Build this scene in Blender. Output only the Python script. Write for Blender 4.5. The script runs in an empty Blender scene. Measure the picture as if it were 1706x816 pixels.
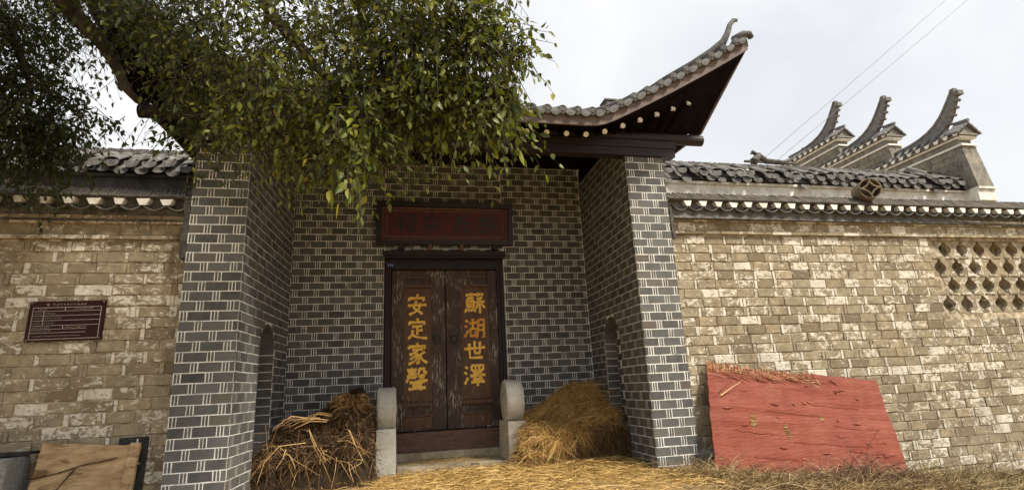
import bpy, bmesh, math, random
import numpy as np
from mathutils import Vector, Matrix, noise as mnoise
R = random.Random(7)
scene = bpy.context.scene
COL = scene.collection

# ------------------------------------------------------------------ camera
CAM = Vector((1.9791, -7.7024, 1.3146))
RT = Vector((0.977026, -0.207847, -0.047115)); UP = Vector((-0.007625, -0.255020, 0.966906)); FW = Vector((0.212984, 0.944333, 0.250746))
cam = bpy.data.cameras.new("camera"); camo = bpy.data.objects.new("camera", cam); COL.objects.link(camo)
m = Matrix((RT, UP, -FW)).transposed().to_4x4(); m.translation = CAM
camo.matrix_world = m
cam.sensor_fit = 'HORIZONTAL'; cam.sensor_width = 36.0; cam.lens = 905.0 / 1706 * 36.0
cam.clip_start = 0.05; cam.clip_end = 2000
scene.camera = camo

# ------------------------------------------------------------------ sky, sun, exposure
SUN_EL, SUN_AZ = math.radians(53), math.radians(132)      # azimuth from +Y (north) towards +X
W = bpy.data.worlds.new("World"); scene.world = W; W.use_nodes = True
nt = W.node_tree; nt.nodes.clear()
out = nt.nodes.new('ShaderNodeOutputWorld'); bg = nt.nodes.new('ShaderNodeBackground'); bg.inputs['Strength'].default_value = 0.0605
sky = nt.nodes.new('ShaderNodeTexSky'); sky.sky_type = 'NISHITA'; sky.sun_disc = False
sky.sun_elevation = SUN_EL; sky.sun_rotation = SUN_AZ; sky.air_density = 1.2; sky.dust_density = 3.0
tc = nt.nodes.new('ShaderNodeTexCoord'); nz = nt.nodes.new('ShaderNodeTexNoise'); nz.inputs['Scale'].default_value = 2.2; nz.inputs['Detail'].default_value = 5; nz.inputs['Distortion'].default_value = .6
rp = nt.nodes.new('ShaderNodeValToRGB')
rp.color_ramp.elements[0].position = 0.35; rp.color_ramp.elements[0].color = (7.15, 7.35, 7.6, 1)
rp.color_ramp.elements[1].position = 0.70; rp.color_ramp.elements[1].color = (9.2, 9.15, 9.05, 1)
mx = nt.nodes.new('ShaderNodeMix'); mx.data_type = 'RGBA'; mx.inputs['Factor'].default_value = 0.88
nt.links.new(tc.outputs['Generated'], nz.inputs['Vector']); nt.links.new(nz.outputs['Fac'], rp.inputs['Fac'])
nt.links.new(sky.outputs['Color'], mx.inputs['A']); nt.links.new(rp.outputs['Color'], mx.inputs['B'])
nt.links.new(mx.outputs['Result'], bg.inputs['Color']); nt.links.new(bg.outputs['Background'], out.inputs['Surface'])
sd = bpy.data.lights.new("sun", 'SUN'); sd.energy = 3.6; sd.angle = math.radians(10); sd.color = (1.0, 0.92, 0.79)
so = bpy.data.objects.new("sun", sd); COL.objects.link(so)
dirv = Vector((math.sin(SUN_AZ) * math.cos(SUN_EL), math.cos(SUN_AZ) * math.cos(SUN_EL), math.sin(SUN_EL)))
so.rotation_euler = (-dirv).to_track_quat('-Z', 'Y').to_euler(); so.location = (12, -20, 20)
scene.view_settings.view_transform = 'Standard'; scene.view_settings.look = 'None'
scene.view_settings.exposure = 1.05; scene.view_settings.gamma = 1.0
scene.render.engine = 'CYCLES'; scene.cycles.use_denoising = True
scene.cycles.max_bounces = 6; scene.cycles.transparent_max_bounces = 8

# ------------------------------------------------------------------ materials
def srgb(r, g, b):
    f = lambda c: ((c / 255 + .055) / 1.055) ** 2.4 if c / 255 > .04045 else c / 255 / 12.92
    return (f(r), f(g), f(b), 1)
def newmat(name, rough=0.8, spec=0.3):
    M = bpy.data.materials.new(name); M.use_nodes = True
    n = M.node_tree; b = n.nodes['Principled BSDF']
    b.inputs['Roughness'].default_value = rough; b.inputs['Specular IOR Level'].default_value = spec
    return M, n, b
def N(n, t, **kw):
    x = n.nodes.new(t)
    for k, v in kw.items():
        if k in x.inputs: x.inputs[k].default_value = v
        else: setattr(x, k, v)
    return x
def ramp(n, src, stops, interp='LINEAR'):
    r = n.nodes.new('ShaderNodeValToRGB'); r.color_ramp.interpolation = interp
    e = r.color_ramp.elements
    while len(e) < len(stops): e.new(0.5)
    for i, (p, c) in enumerate(stops):
        e[i].position = p; e[i].color = c if len(c) == 4 else (*c, 1)
    n.links.new(src, r.inputs['Fac']); return r.outputs['Color']
def mixc(n, fac, a, b, mode='MIX'):
    x = n.nodes.new('ShaderNodeMix'); x.data_type = 'RGBA'; x.blend_type = mode
    for k, v in (('Factor', fac), ('A', a), ('B', b)):
        if isinstance(v, (int, float)): x.inputs[k].default_value = v
        elif isinstance(v, tuple): x.inputs[k].default_value = v if len(v) == 4 else (*v, 1)
        else: n.links.new(v, x.inputs[k])
    return x.outputs['Result']
def noise_tex(n, scale, detail=5, rough=.6, coord='pos', stretch=None, dist=0):
    if coord == 'pos': src = N(n, 'ShaderNodeNewGeometry').outputs['Position']
    else: src = N(n, 'ShaderNodeTexCoord').outputs['Object']
    if stretch:
        mp = N(n, 'ShaderNodeMapping'); mp.inputs['Scale'].default_value = stretch
        n.links.new(src, mp.inputs['Vector']); src = mp.outputs['Vector']
    t = N(n, 'ShaderNodeTexNoise', Scale=scale, Detail=detail, Roughness=rough, Distortion=dist)
    n.links.new(src, t.inputs['Vector']); return t.outputs['Fac']
def bump(n, b, h, strength=.4, dist=.01):
    x = N(n, 'ShaderNodeBump', Strength=strength, Distance=dist)
    n.links.new(h, x.inputs['Height']); n.links.new(x.outputs['Normal'], b.inputs['Normal'])
def rnd_src(n, joined):
    if joined: return N(n, 'ShaderNodeAttribute', attribute_name='rnd').outputs['Fac']
    return N(n, 'ShaderNodeObjectInfo').outputs['Random']
G0, G1 = (0, 0, 0, 1), (1, 1, 1, 1)
def mat_simple(name, c1, c2, scale=6, rough=.8, bmp=.3, stretch=None, spec=.3, pos=(.35, .65), bscale=None):
    M, n, b = newmat(name, rough, spec)
    f = noise_tex(n, scale, 6, .65, stretch=stretch)
    n.links.new(ramp(n, f, [(pos[0], c1), (pos[1], c2)]), b.inputs['Base Color'])
    if bmp: bump(n, b, noise_tex(n, bscale or scale * 4, 6, .7, stretch=stretch), bmp, .01)
    return M
def mat_grey_brick(name, joined):
    M, n, b = newmat(name, .85, .2)
    r = rnd_src(n, joined)
    base = ramp(n, r, [(0, (.050, .051, .051)), (.25, (.074, .076, .075)), (.6, (.093, .095, .093)), (.9, (.125, .126, .122)), (1, (.10, .08, .06))])
    f = noise_tex(n, 7, 6, .7)
    c = mixc(n, ramp(n, f, [(.3, (.0, 0, 0)), (.75, (.55, .55, .55))]), base, (.17, .165, .15), 'MIX')
    sp = noise_tex(n, 42, 4, .7)
    c = mixc(n, ramp(n, sp, [(.66, G0), (.72, (.7, .7, .7))]), c, (.35, .34, .31))
    st = noise_tex(n, 1.3, 5, .65)
    c = mixc(n, ramp(n, st, [(.52, G0), (.75, (.55, .55, .55))]), c, (.05, .048, .044))
    n.links.new(c, b.inputs['Base Color'])
    bump(n, b, noise_tex(n, 55, 6, .7), .5, .008)
    return M
def mat_tan_brick(name, joined):
    M, n, b = newmat(name, .9, .15)
    r = rnd_src(n, joined)
    base = ramp(n, r, [(0, (.19, .15, .095)), (.1, (.27, .226, .150)), (.35, (.345, .295, .20)), (.6, (.315, .275, .19)), (.8, (.375, .308, .20)), (.93, (.30, .25, .165)), (1, (.16, .13, .09))], 'LINEAR')
    f = noise_tex(n, 9, 6, .72)
    c = mixc(n, ramp(n, f, [(.38, (.75, .75, .75)), (.62, G0)]), base, (.17, .135, .09))
    # lime wash remains, a few bricks nearly white
    rr = N(n, 'ShaderNodeMath', operation='MULTIPLY'); n.links.new(r, rr.inputs[0]); rr.inputs[1].default_value = 37.31
    fr = N(n, 'ShaderNodeMath', operation='FRACT'); n.links.new(rr.outputs[0], fr.inputs[0])
    thr = ramp(n, fr.outputs[0], [(0, (.0, .0, .0)), (.45, (.06, .06, .06)), (.75, (.10, .10, .10)), (.95, (.15, .15, .15)), (1, (.24, .24, .24))])
    l = noise_tex(n, 10, 8, .74, stretch=(1, 1, 1.5), dist=.7)
    ad = N(n, 'ShaderNodeMath', operation='ADD'); n.links.new(l, ad.inputs[0]); n.links.new(thr, ad.inputs[1])
    mask = ramp(n, ad.outputs[0], [(.62, G0), (.655, (.9, .9, .9))])
    lc = ramp(n, noise_tex(n, 20, 5, .7), [(.3, (.52, .48, .39)), (.7, (.74, .71, .62))])
    c = mixc(n, mask, c, lc)
    ws = noise_tex(n, 2.2, 6, .65, stretch=(1, 1, .18)); c = mixc(n, ramp(n, ws, [(.54, G0), (.72, (.5, .5, .5))]), c, (.14, .11, .072))
    d = noise_tex(n, 1.1, 5, .6)
    c = mixc(n, ramp(n, d, [(.5, G0), (.8, (.55, .55, .55))]), c, (.12, .095, .065))
    n.links.new(c, b.inputs['Base Color'])
    bump(n, b, noise_tex(n, 38, 7, .75), .7, .012)
    return M
M_GB, M_GBJ = mat_grey_brick('grey_brick', False), mat_grey_brick('grey_brick_joined', True)
M_TB, M_TBJ = mat_tan_brick('tan_brick', False), mat_tan_brick('tan_brick_joined', True)
M_WJ = mat_simple('white_joint', (.20, .19, .17), (.76, .75, .71), 8, .9, .3, pos=(.27, .5))
M_TM = mat_simple('tan_mortar', (.17, .13, .08), (.58, .50, .37), 7, .95, .8, pos=(.38, .66), bscale=30)
M_TILE = mat_simple('roof_tile', (.055, .055, .054), (.15, .148, .142), 11, .85, .5, pos=(.3, .7))
M_TILE2 = mat_simple('old_tile', (.045, .043, .04), (.19, .18, .165), 8, .9, .6, pos=(.35, .72))
M_BEAM = mat_simple('dark_beam', (.009, .0055, .006), (.024, .016, .015), 5, .6, .3, stretch=(.5, 6, 6), spec=.35)
M_SOF = mat_simple('soffit_board', (.006, .004, .0045), (.013, .009, .0095), 4, .95, .3, spec=.03)
def mat_fascia():
    M, n, b = newmat('fascia_paint', .7, .3)
    c = ramp(n, noise_tex(n, 5, 6, .7, stretch=(1, 4, 4)), [(.3, (.085, .062, .056)), (.7, (.17, .13, .115))])
    mk = ramp(n, noise_tex(n, 9, 7, .75, stretch=(1, 1, 2)), [(.63, G0), (.68, (.8, .8, .8))])
    n.links.new(mixc(n, mk, c, (.5, .46, .4)), b.inputs['Base Color']); bump(n, b, noise_tex(n, 40, 5, .7), .3)
    return M
M_FAS = mat_fascia(); M_STACK = mat_simple('stacked_tile', (.05, .042, .034), (.13, .112, .09), 9, .9, .5)
M_CREAM = mat_simple('cream_paint', (.70, .68, .60), (.86, .85, .79), 14, .8, .2)
M_PLAST = mat_simple('lime_plaster', (.40, .37, .31), (.74, .72, .66), 7, .9, .3, pos=(.25, .55))
def mat_wood(name, dark, mid, worn, wornpos=.66, streak=(9, 9, .8)):
    M, n, b = newmat(name, .55, .35)
    c = ramp(n, noise_tex(n, 5, 6, .65, stretch=streak), [(.3, dark), (.7, mid)])
    w = ramp(n, noise_tex(n, 6, 8, .8, stretch=(streak[0] * .8, streak[1] * .8, streak[2] * 1.1), dist=.3), [(wornpos, G0), (wornpos + .06, (.8, .8, .8))])
    big = ramp(n, noise_tex(n, 2.2, 3, .5), [(.45, G0), (.65, G1)])
    mk = mixc(n, 1.0, w, big, 'MULTIPLY')
    n.links.new(mixc(n, mk, c, worn), b.inputs['Base Color'])
    bump(n, b, noise_tex(n, 20, 6, .75, stretch=streak), .5, .008)
    return M
M_DOOR = mat_wood('door_wood', (.020, .011, .007), (.080, .043, .028), (.66, .60, .51), .525)
M_PANEL = mat_wood('door_panel_wood', (.05, .024, .013), (.135, .068, .036), (.5, .4, .3), .575)
M_SILL = mat_wood('sill_wood', (.06, .031, .021), (.17, .092, .062), (.42, .33, .25), .58, (1.2, 9, 9))
def mat_gold():
    M, n, b = newmat('gold_paint', .5, .5)
    c = ramp(n, noise_tex(n, 14, 6, .7), [(.3, (.50, .20, .02)), (.48, (.85, .50, .06)), (.75, (.92, .62, .10))])
    fl = noise_tex(n, 16, 8, .8, stretch=(1.6, 1, .6)); c = mixc(n, ramp(n, fl, [(.60, G0), (.64, (.85, .85, .85))]), c, (.06, .03, .015))
    n.links.new(c, b.inputs['Base Color']); bump(n, b, noise_tex(n, 60, 4, .6), .3, .004)
    return M
M_GOLD = mat_gold(); M_DARKROOM = mat_simple('dark_room_black', (.006, .004, .004), (.012, .008, .007), 6, .9, .2)  # the black wood tone stands for the unlit room behind the door
M_GOLDW = mat_simple('worn_gold_paint', (.50, .18, .02), (.82, .42, .06), 14, .55, .3)
M_IRON = mat_simple('dark_iron', (.012, .011, .010), (.05, .042, .035), 20, .6, .3, spec=.5)
M_RED = mat_simple('plaque_red', (.045, .004, .006), (.08, .007, .009), 6, .5, .1)
M_BLACK = mat_simple('black_lacquer', (.008, .006, .006), (.018, .013, .013), 8, .4, .1)
M_FRET = mat_simple('dull_gilt', (.09, .06, .045), (.20, .14, .10), 20, .6, .1)
M_STONE = mat_simple('pale_stone', (.42, .40, .34), (.63, .61, .54), 3.5, .85, .35, pos=(.3, .7), bscale=40)
M_STONE2 = mat_simple('grey_stone', (.15, .155, .15), (.27, .27, .255), 26, .9, .8, bscale=30)
M_STEP = mat_simple('worn_step', (.24, .19, .12), (.46, .40, .29), 4, .9, .6, bscale=22)
def mat_ground():
    M, n, b = newmat('earth', .95, .1)
    c = ramp(n, noise_tex(n, 2.5, 7, .7), [(.3, (.17, .11, .055)), (.5, (.30, .205, .10)), (.7, (.40, .29, .15))])
    c = mixc(n, ramp(n, noise_tex(n, 18, 6, .75), [(.45, G0), (.7, (.6, .6, .6))]), c, (.44, .33, .17))
    n.links.new(c, b.inputs['Base Color']); bump(n, b, noise_tex(n, 25, 8, .8), .9, .03)
    return M
M_GND = mat_ground()
def mat_straw(name, stops, rough=.65):
    M, n, b = newmat(name, rough, .25)
    r = N(n, 'ShaderNodeAttribute', attribute_name='rnd').outputs['Fac']
    n.links.new(ramp(n, r, stops), b.inputs['Base Color'])
    return M
M_STRAW = mat_straw('straw', [(0, (.19, .105, .03)), (.35, (.33, .205, .062)), (.75, (.47, .315, .105)), (1, (.62, .46, .2))])
M_HAY = mat_straw('hay', [(0, (.20, .105, .03)), (.3, (.39, .22, .064)), (.7, (.58, .36, .115)), (1, (.74, .54, .22))])
M_STALK = mat_straw('dark_stalk', [(0, (.022, .013, .007)), (.5, (.068, .040, .018)), (.85, (.135, .078, .033)), (1, (.27, .165, .07))])
M_CROWN = mat_straw('crown_stalk', [(0, (.05, .03, .012)), (.5, (.17, .10, .035)), (1, (.42, .26, .09))])
M_PALE = mat_straw('pale_stalk', [(0, (.12, .065, .026)), (.5, (.28, .16, .06)), (1, (.56, .39, .18))])
M_WEED = mat_straw('dry_weed', [(0, (.05, .032, .015)), (.4, (.16, .105, .045)), (.75, (.34, .24, .11)), (1, (.56, .45, .26))])
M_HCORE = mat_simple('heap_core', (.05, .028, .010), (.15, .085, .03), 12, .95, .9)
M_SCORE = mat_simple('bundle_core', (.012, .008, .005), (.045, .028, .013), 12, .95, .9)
def mat_red_board():
    M, n, b = newmat('red_board', .62, .3)
    c = ramp(n, noise_tex(n, 3, 6, .65), [(.3, (.14, .021, .009)), (.7, (.205, .038, .017))])
    cr = noise_tex(n, 2.2, 8, .8, stretch=(1.2, 1, 7), dist=.6)
    c = mixc(n, ramp(n, cr, [(.64, G0), (.68, (.6, .6, .6))]), c, (.11, .02, .012))
    du = noise_tex(n, 1.6, 6, .7); c = mixc(n, ramp(n, du, [(.45, G0), (.7, (.45, .45, .45))]), c, (.28, .090, .047))
    gr = noise_tex(n, 26, 4, .7, stretch=(.5, 1, 3)); c = mixc(n, ramp(n, gr, [(.5, G0), (.75, (.2, .2, .2))]), c, (.12, .026, .016))
    pl = noise_tex(n, 6, 7, .75, stretch=(1, 1, .6))
    c = mixc(n, ramp(n, pl, [(.685, G0), (.71, G1)]), c, (.5, .33, .18))
    n.links.new(c, b.inputs['Base Color']); bump(n, b, noise_tex(n, 5, 7, .7, stretch=(1, 1, 7)), .55, .03)
    return M
M_RBOARD = mat_red_board()
def mat_timber():
    M, n, b = newmat('pale_timber', .75, .2)
    c = ramp(n, noise_tex(n, 4, 6, .65, stretch=(1, 1, 3)), [(.3, (.26, .165, .08)), (.55, (.43, .30, .165)), (.75, (.52, .40, .25))])
    c = mixc(n, ramp(n, noise_tex(n, 2.6, 6, .65, stretch=(.8, 1, 2.6), dist=.8), [(.50, G0), (.62, (.8, .8, .8))]), c, (.11, .055, .02))
    n.links.new(c, b.inputs['Base Color']); bump(n, b, noise_tex(n, 22, 6, .7, stretch=(1, 1, 3)), .5, .01)
    return M
M_TIMBER = mat_timber(); M_CRACK = mat_simple('dark_crack', (.03, .016, .007), (.07, .038, .016), 12, .9, .3)
M_SLATE = mat_simple('black_slate', (.008, .009, .009), (.04, .038, .034), 10, .7, .6)
M_SIGN = mat_simple('maroon_sign', (.020, .006, .006), (.032, .010, .010), 5, .55, .05, spec=.12)
M_PALET = mat_simple('pale_print', (.26, .23, .20), (.40, .36, .32), 30, .6, 0)
M_BLUE = mat_simple('blue_plate', (.012, .035, .16), (.02, .05, .22), 10, .4, 0)
M_WHITE = mat_simple('white_print', (.5, .55, .62), (.6, .65, .72), 10, .5, 0)
M_WIRE = mat_simple('cable_rubber', (.12, .12, .12), (.18, .18, .18), 5, .6, 0)
M_BARK = mat_simple('bark', (.016, .012, .009), (.07, .055, .04), 8, .9, .9, stretch=(1, 1, .25), bscale=25)
def mat_leaf():
    M, n, b = newmat('leaf', .5, .35)
    r = N(n, 'ShaderNodeAttribute', attribute_name='rnd').outputs['Fac']
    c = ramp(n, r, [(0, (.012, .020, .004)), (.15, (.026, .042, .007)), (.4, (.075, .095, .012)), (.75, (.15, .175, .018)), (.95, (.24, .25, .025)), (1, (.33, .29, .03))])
    n.links.new(c, b.inputs['Base Color'])
    tr = N(n, 'ShaderNodeBsdfTranslucent'); n.links.new(mixc(n, .5, c, (.22, .26, .015)), tr.inputs['Color'])
    ms = N(n, 'ShaderNodeMixShader'); ms.inputs['Fac'].default_value = .3
    n.links.new(b.outputs['BSDF'], ms.inputs[1]); n.links.new(tr.outputs['BSDF'], ms.inputs[2])
    n.links.new(ms.outputs['Shader'], n.nodes['Material Output'].inputs['Surface'])
    return M
M_LEAF = mat_leaf()

# ------------------------------------------------------------------ helpers
class MB:
    def __init__(s): s.v, s.f, s.r = [], [], []
    def add(s, vs, fs, rnd=None):
        o = len(s.v); s.v += [tuple(p) for p in vs]; s.f += [tuple(i + o for i in f) for f in fs]
        s.r += [R.random() if rnd is None else rnd] * len(vs)
    def box(s, x0, x1, y0, y1, z0, z1, rnd=None):
        s.add([(x0, y0, z0), (x1, y0, z0), (x1, y1, z0), (x0, y1, z0), (x0, y0, z1), (x1, y0, z1), (x1, y1, z1), (x0, y1, z1)],
              [(0, 3, 2, 1), (4, 5, 6, 7), (0, 1, 5, 4), (1, 2, 6, 5), (2, 3, 7, 6), (3, 0, 4, 7)], rnd)
    def hexa(s, a, b, rnd=None):
        """prism between two equal-length polygons"""
        k = len(a); s.add(list(a) + list(b), [tuple(range(k - 1, -1, -1)), tuple(range(k, 2 * k))] + [(i, (i + 1) % k, k + (i + 1) % k, k + i) for i in range(k)], rnd)
    def tube(s, pts, rad, seg=8, caps=True, rnd=None):
        pts = [Vector(p) for p in pts]; n = len(pts); rad = rad if hasattr(rad, '__len__') else [rad] * n
        vs, fs = [], []; ref = Vector((0, 0, 1))
        for i, p in enumerate(pts):
            t = (pts[min(i + 1, n - 1)] - pts[max(i - 1, 0)]).normalized()
            a = t.cross(ref if abs(t.z) < .95 else Vector((1, 0, 0))).normalized(); b = a.cross(t)
            for k in range(seg):
                w = 2 * math.pi * k / seg; vs.append(p + (a * math.cos(w) + b * math.sin(w)) * rad[i])
        for i in range(n - 1):
            for k in range(seg):
                fs.append((i * seg + k, i * seg + (k + 1) % seg, (i + 1) * seg + (k + 1) % seg, (i + 1) * seg + k))
        if caps: fs += [tuple(range(seg - 1, -1, -1)), tuple(range((n - 1) * seg, n * seg))]
        s.add(vs, fs, rnd)
    def strand(s, p, d, L, w, bend, seg=3, rnd=None, taper=.4):
        p = Vector(p); d = Vector(d).normalized(); side = d.cross(Vector((R.uniform(-1, 1), R.uniform(-1, 1), R.uniform(-1, 1))))
        if side.length < 1e-4: side = Vector((1, 0, 0))
        side.normalize(); vs = []; bend = Vector(bend)
        for i in range(seg + 1):
            t = i / seg; ww = w * (1 - (1 - taper) * t) * .5
            q = p + d * (L * t) + bend * (L * t * t)
            vs += [q - side * ww, q + side * ww]
        s.add(vs, [(2 * i, 2 * i + 1, 2 * i + 3, 2 * i + 2) for i in range(seg)], rnd)
    def mesh(s, name, mat, off=(0, 0, 0), smooth=False):
        me = bpy.data.meshes.new(name); o = Vector(off)
        me.from_pydata([(x - o.x, y - o.y, z - o.z) for x, y, z in s.v], [], s.f); me.update()
        at = me.attributes.new('rnd', 'FLOAT', 'POINT'); at.data.foreach_set('value', s.r)
        me.materials.append(mat)
        if smooth: me.polygons.foreach_set('use_smooth', [True] * len(me.polygons))
        return me
    def build(s, name, mat, parent=None, smooth=False, kind=None):
        off = wloc(parent) if parent else Vector((0, 0, 0))
        o = bpy.data.objects.new(name, s.mesh(name, mat, off, smooth)); COL.objects.link(o)
        if parent: o.parent = parent
        if kind: o['kind'] = kind
        return o
def wloc(o):
    v = Vector((0, 0, 0))
    while o: v += o.location; o = o.parent
    return v
def tag(o, label, cat, group=None):
    o['label'] = label; o['category'] = cat
    if group: o['group'] = group
    return o
def thing(name, loc, label, cat, group=None):
    o = bpy.data.objects.new(name, None); o.location = loc; COL.objects.link(o); o.empty_display_size = .2
    return tag(o, label, cat, group)
def place(name, me, world, parent, rotz=0, scale=None, rot=None):
    o = bpy.data.objects.new(name, me); o.parent = parent; o.location = Vector(world) - wloc(parent)
    o.rotation_euler = rot if rot else (0, 0, rotz)
    if scale: o.scale = scale
    COL.objects.link(o); return o
def px_area(p, w, h):
    d = Vector(p) - CAM; z = d.dot(FW)
    if z < .2: return 0
    x, y = 905 * d.dot(RT) / z, 905 * d.dot(UP) / z
    if abs(x) > 880 or abs(y) > 425: return 0
    return w * h * (905 / z) ** 2
def nz3(x, y, z, s=1): return mnoise.noise(Vector((x * s, y * s, z * s)))
# unit bricks: front face at local -y, slightly irregular, chamfered front edge
def unit_brick(name, mat, jit, ch):
    vs = []
    for (y, sh) in ((.5, 0), (-.5 + ch * 2, 0), (-.5, 1)):
        for (x, z) in ((-.5, -.5), (.5, -.5), (.5, .5), (-.5, .5)):
            c = ch * sh
            vs.append((x * (1 - c * .6) + R.uniform(-jit, jit), y, z * (1 - c * 1.6) + R.uniform(-jit, jit) * 1.6))
    fs = [(8, 9, 10, 11)] + [(a + k, a + (k + 1) % 4, a + 4 + (k + 1) % 4, a + 4 + k) for a in (0, 4) for k in range(4)]
    me = bpy.data.meshes.new(name); me.from_pydata(vs, [], fs); me.update(); me.materials.append(mat); return me
GREY_UNITS = [unit_brick('grey_brick', M_GB, .013, .035) for _ in range(8)]
TAN_UNITS = [unit_brick('tan_brick', M_TB, .022, .07) for _ in range(6)]
class BrickSet:
    """collects the bricks of one thing; the largest 300 in view become objects, the rest one joined part"""
    def __init__(s, root, units, joined_mat, depth): s.root, s.units, s.jm, s.d, s.c, s.small = root, units, joined_mat, depth, [], []
    def brick(s, parent, O, u, u0, u1, z0, z1, proud=0, small=False, tilt=0):
        (s.small if small else s.c).append((parent, O, u, u0, u1, z0, z1, proud, tilt))
    def geom(s, b):
        parent, O, u, u0, u1, z0, z1, proud, tilt = b
        th = math.atan2(u[1], u[0]); n = Vector((math.sin(th), -math.cos(th), 0))
        c = Vector(O) + Vector((u[0], u[1], 0)) * ((u0 + u1) / 2) + n * (proud - s.d / 2); c.z = (z0 + z1) / 2
        return c, th, n
    def finish(s, limit=300, names='brick'):
        arr = []
        for b in s.c:
            c, th, n = s.geom(b); v = (CAM - c).normalized()
            arr.append((px_area(c, (b[4] - b[3]) * max(0, v.dot(n)) + 1e-4, b[6] - b[5]), b))
        arr.sort(key=lambda t: -t[0])
        big = [b for a, b in arr[:limit] if a > 60]; rest = [b for a, b in arr[len(big):]] + s.small
        for b in big:
            c, th, n = s.geom(b)
            place(names, R.choice(s.units), c, b[0], scale=(b[4] - b[3], s.d, b[6] - b[5]), rot=(0, b[8], th + R.uniform(-.006, .006)))
        mb = MB()
        for b in rest:
            c, th, n = s.geom(b); u = Vector((math.cos(th), math.sin(th), 0)); z = Vector((0, 0, 1))
            a = []; du, dz = (b[4] - b[3]) / 2, (b[6] - b[5]) / 2
            for k in (-.5, .5):
                for (x, y) in ((-1, -1), (1, -1), (1, 1), (-1, 1)):
                    a.append(c + u * (x * du + R.uniform(-.002, .002)) - n * (k * s.d) + z * (y * dz + R.uniform(-.002, .002)))
            rv_ = None
            if s.units is TAN_UNITS and R.random() < (.42 if b[4] - b[3] < .07 else .05): rv_ = (R.randrange(1, 36) + .985) / 37.31
            mb.add(a, [(0, 1, 5, 4), (1, 2, 6, 5), (2, 3, 7, 6), (3, 0, 4, 7), (0, 3, 2, 1)], rv_)
        # front face is the k=-.5 ring (0..3)
        if rest: mb.build('brickwork', s.jm, s.root, kind='stuff')
        print('bricks', len(big), 'joined', len(rest))

# ------------------------------------------------------------------ ground
def gz(x, y):
    z = .03
    if x > 5.6: z -= .085 * min(x - 5.6, 6.5)
    if y < -1: z -= .02 * min(-1 - y, 6)
    return z
xs = [-120, -60, -30, -15, -9] + [-6 + .25 * i for i in range(93)] + [20, 30, 60, 120]
ys = [-120, -60, -30, -15, -10] + [-7 + .25 * i for i in range(45)] + [8, 15, 30, 60, 120, 300]
g = MB(); vs = [(x, y, gz(x, y) + (.025 * nz3(x, y, 0, 1.3) + .015 * nz3(x, y, 5, 4))) for y in ys for x in xs]; k = len(xs)
g.add(vs, [(j * k + i, j * k + i + 1, (j + 1) * k + i + 1, (j + 1) * k + i) for j in range(len(ys) - 1) for i in range(k - 1)])
g.build('ground', M_GND, smooth=True, kind='structure')

# ------------------------------------------------------------------ gatehouse
D = 2.52
XL0, XL1, XR0, XR1, XBL, XBR = -.705, 0.0, 5.693, 6.37, .175, 5.776
DX0, DX1, DZ0, DZ1 = 1.808, 4.095, .0, 3.80          # door opening
gate = thing('gatehouse', (2.84, 1.0, 0), 'dark grey brick gatehouse with white pointed joints, deep doorway and upturned tiled roof', 'gatehouse')
gb = BrickSet(gate, GREY_UNITS, M_GBJ, .05)
C_H, ZT_L, ZT_R = .13, 4.523, 4.913                    # course height; a joint line at these heights
JT = .0125
P_, ST, HD = .366, .288, .039
def courses(parent, O, u, length, ztop, zlow, zref, skip=None, phase=0.0, proud=.0028):
    """stretcher, two thin headers, stretcher ...; alternate courses shifted half a period"""
    k0 = math.floor((zref - ztop) / C_H); z = zref - k0 * C_H; row = k0
    while z > zlow:
        z1, z0 = z - JT / 2, z - C_H + JT / 2
        x = -P_ + phase + (P_ * .5 if row % 2 else 0)
        while x < length:
            for (a, w, small) in ((x, ST, False), (x + ST, HD, True), (x + ST + HD, HD, True)):
                a0, a1 = max(a + JT / 2, 0.004), min(a + w - JT / 2, length - .004)
                if a1 - a0 < .018: continue
                segs = [(a0, a1)]
                if skip: segs = skip(a0, a1, (z0 + z1) / 2)
                for (b0, b1) in segs:
                    if b1 - b0 > .02: gb.brick(parent, O, u, b0, b1, z0, min(z1, ztop), proud + R.uniform(-.0012, .0012), small or b1 - b0 < .07)
            x += P_
        z -= C_H; row += 1
# piers (front faces at Y=0, sides go back to the recess wall)
def pier(x0, x1, ztop, zref, phase):
    mb = MB(); mb.box(x0 + .004, x1 - .004, 0, .035, -.4, ztop); mb.box(min(x0 + .1, XL0 + .004) if x0 < 0 else x0 + .12, x1 - .1 if x0 < 0 else x1 - .004, .0355, .6, -.4, ztop - .01)
    p = mb.build('brick_pier', M_WJ, gate)
    courses(p, (x0, 0, 0), (1, 0), x1 - x0, ztop, .0, zref, phase=phase)
    return p
pl = pier(XL0, XL1, 4.80, ZT_L, .09)
pr = pier(XR0, XR1, 4.885, ZT_R, .13)
# outer flanks of the piers
mb = MB(); mb.box(XL0 + .004, XL0 + .35, .6, D, -.4, 4.78); mb.box(XR1 - .35, XR1 - .004, .6, D, -.4, 4.87); mb.build('flank_wall', M_WJ, gate)
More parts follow.
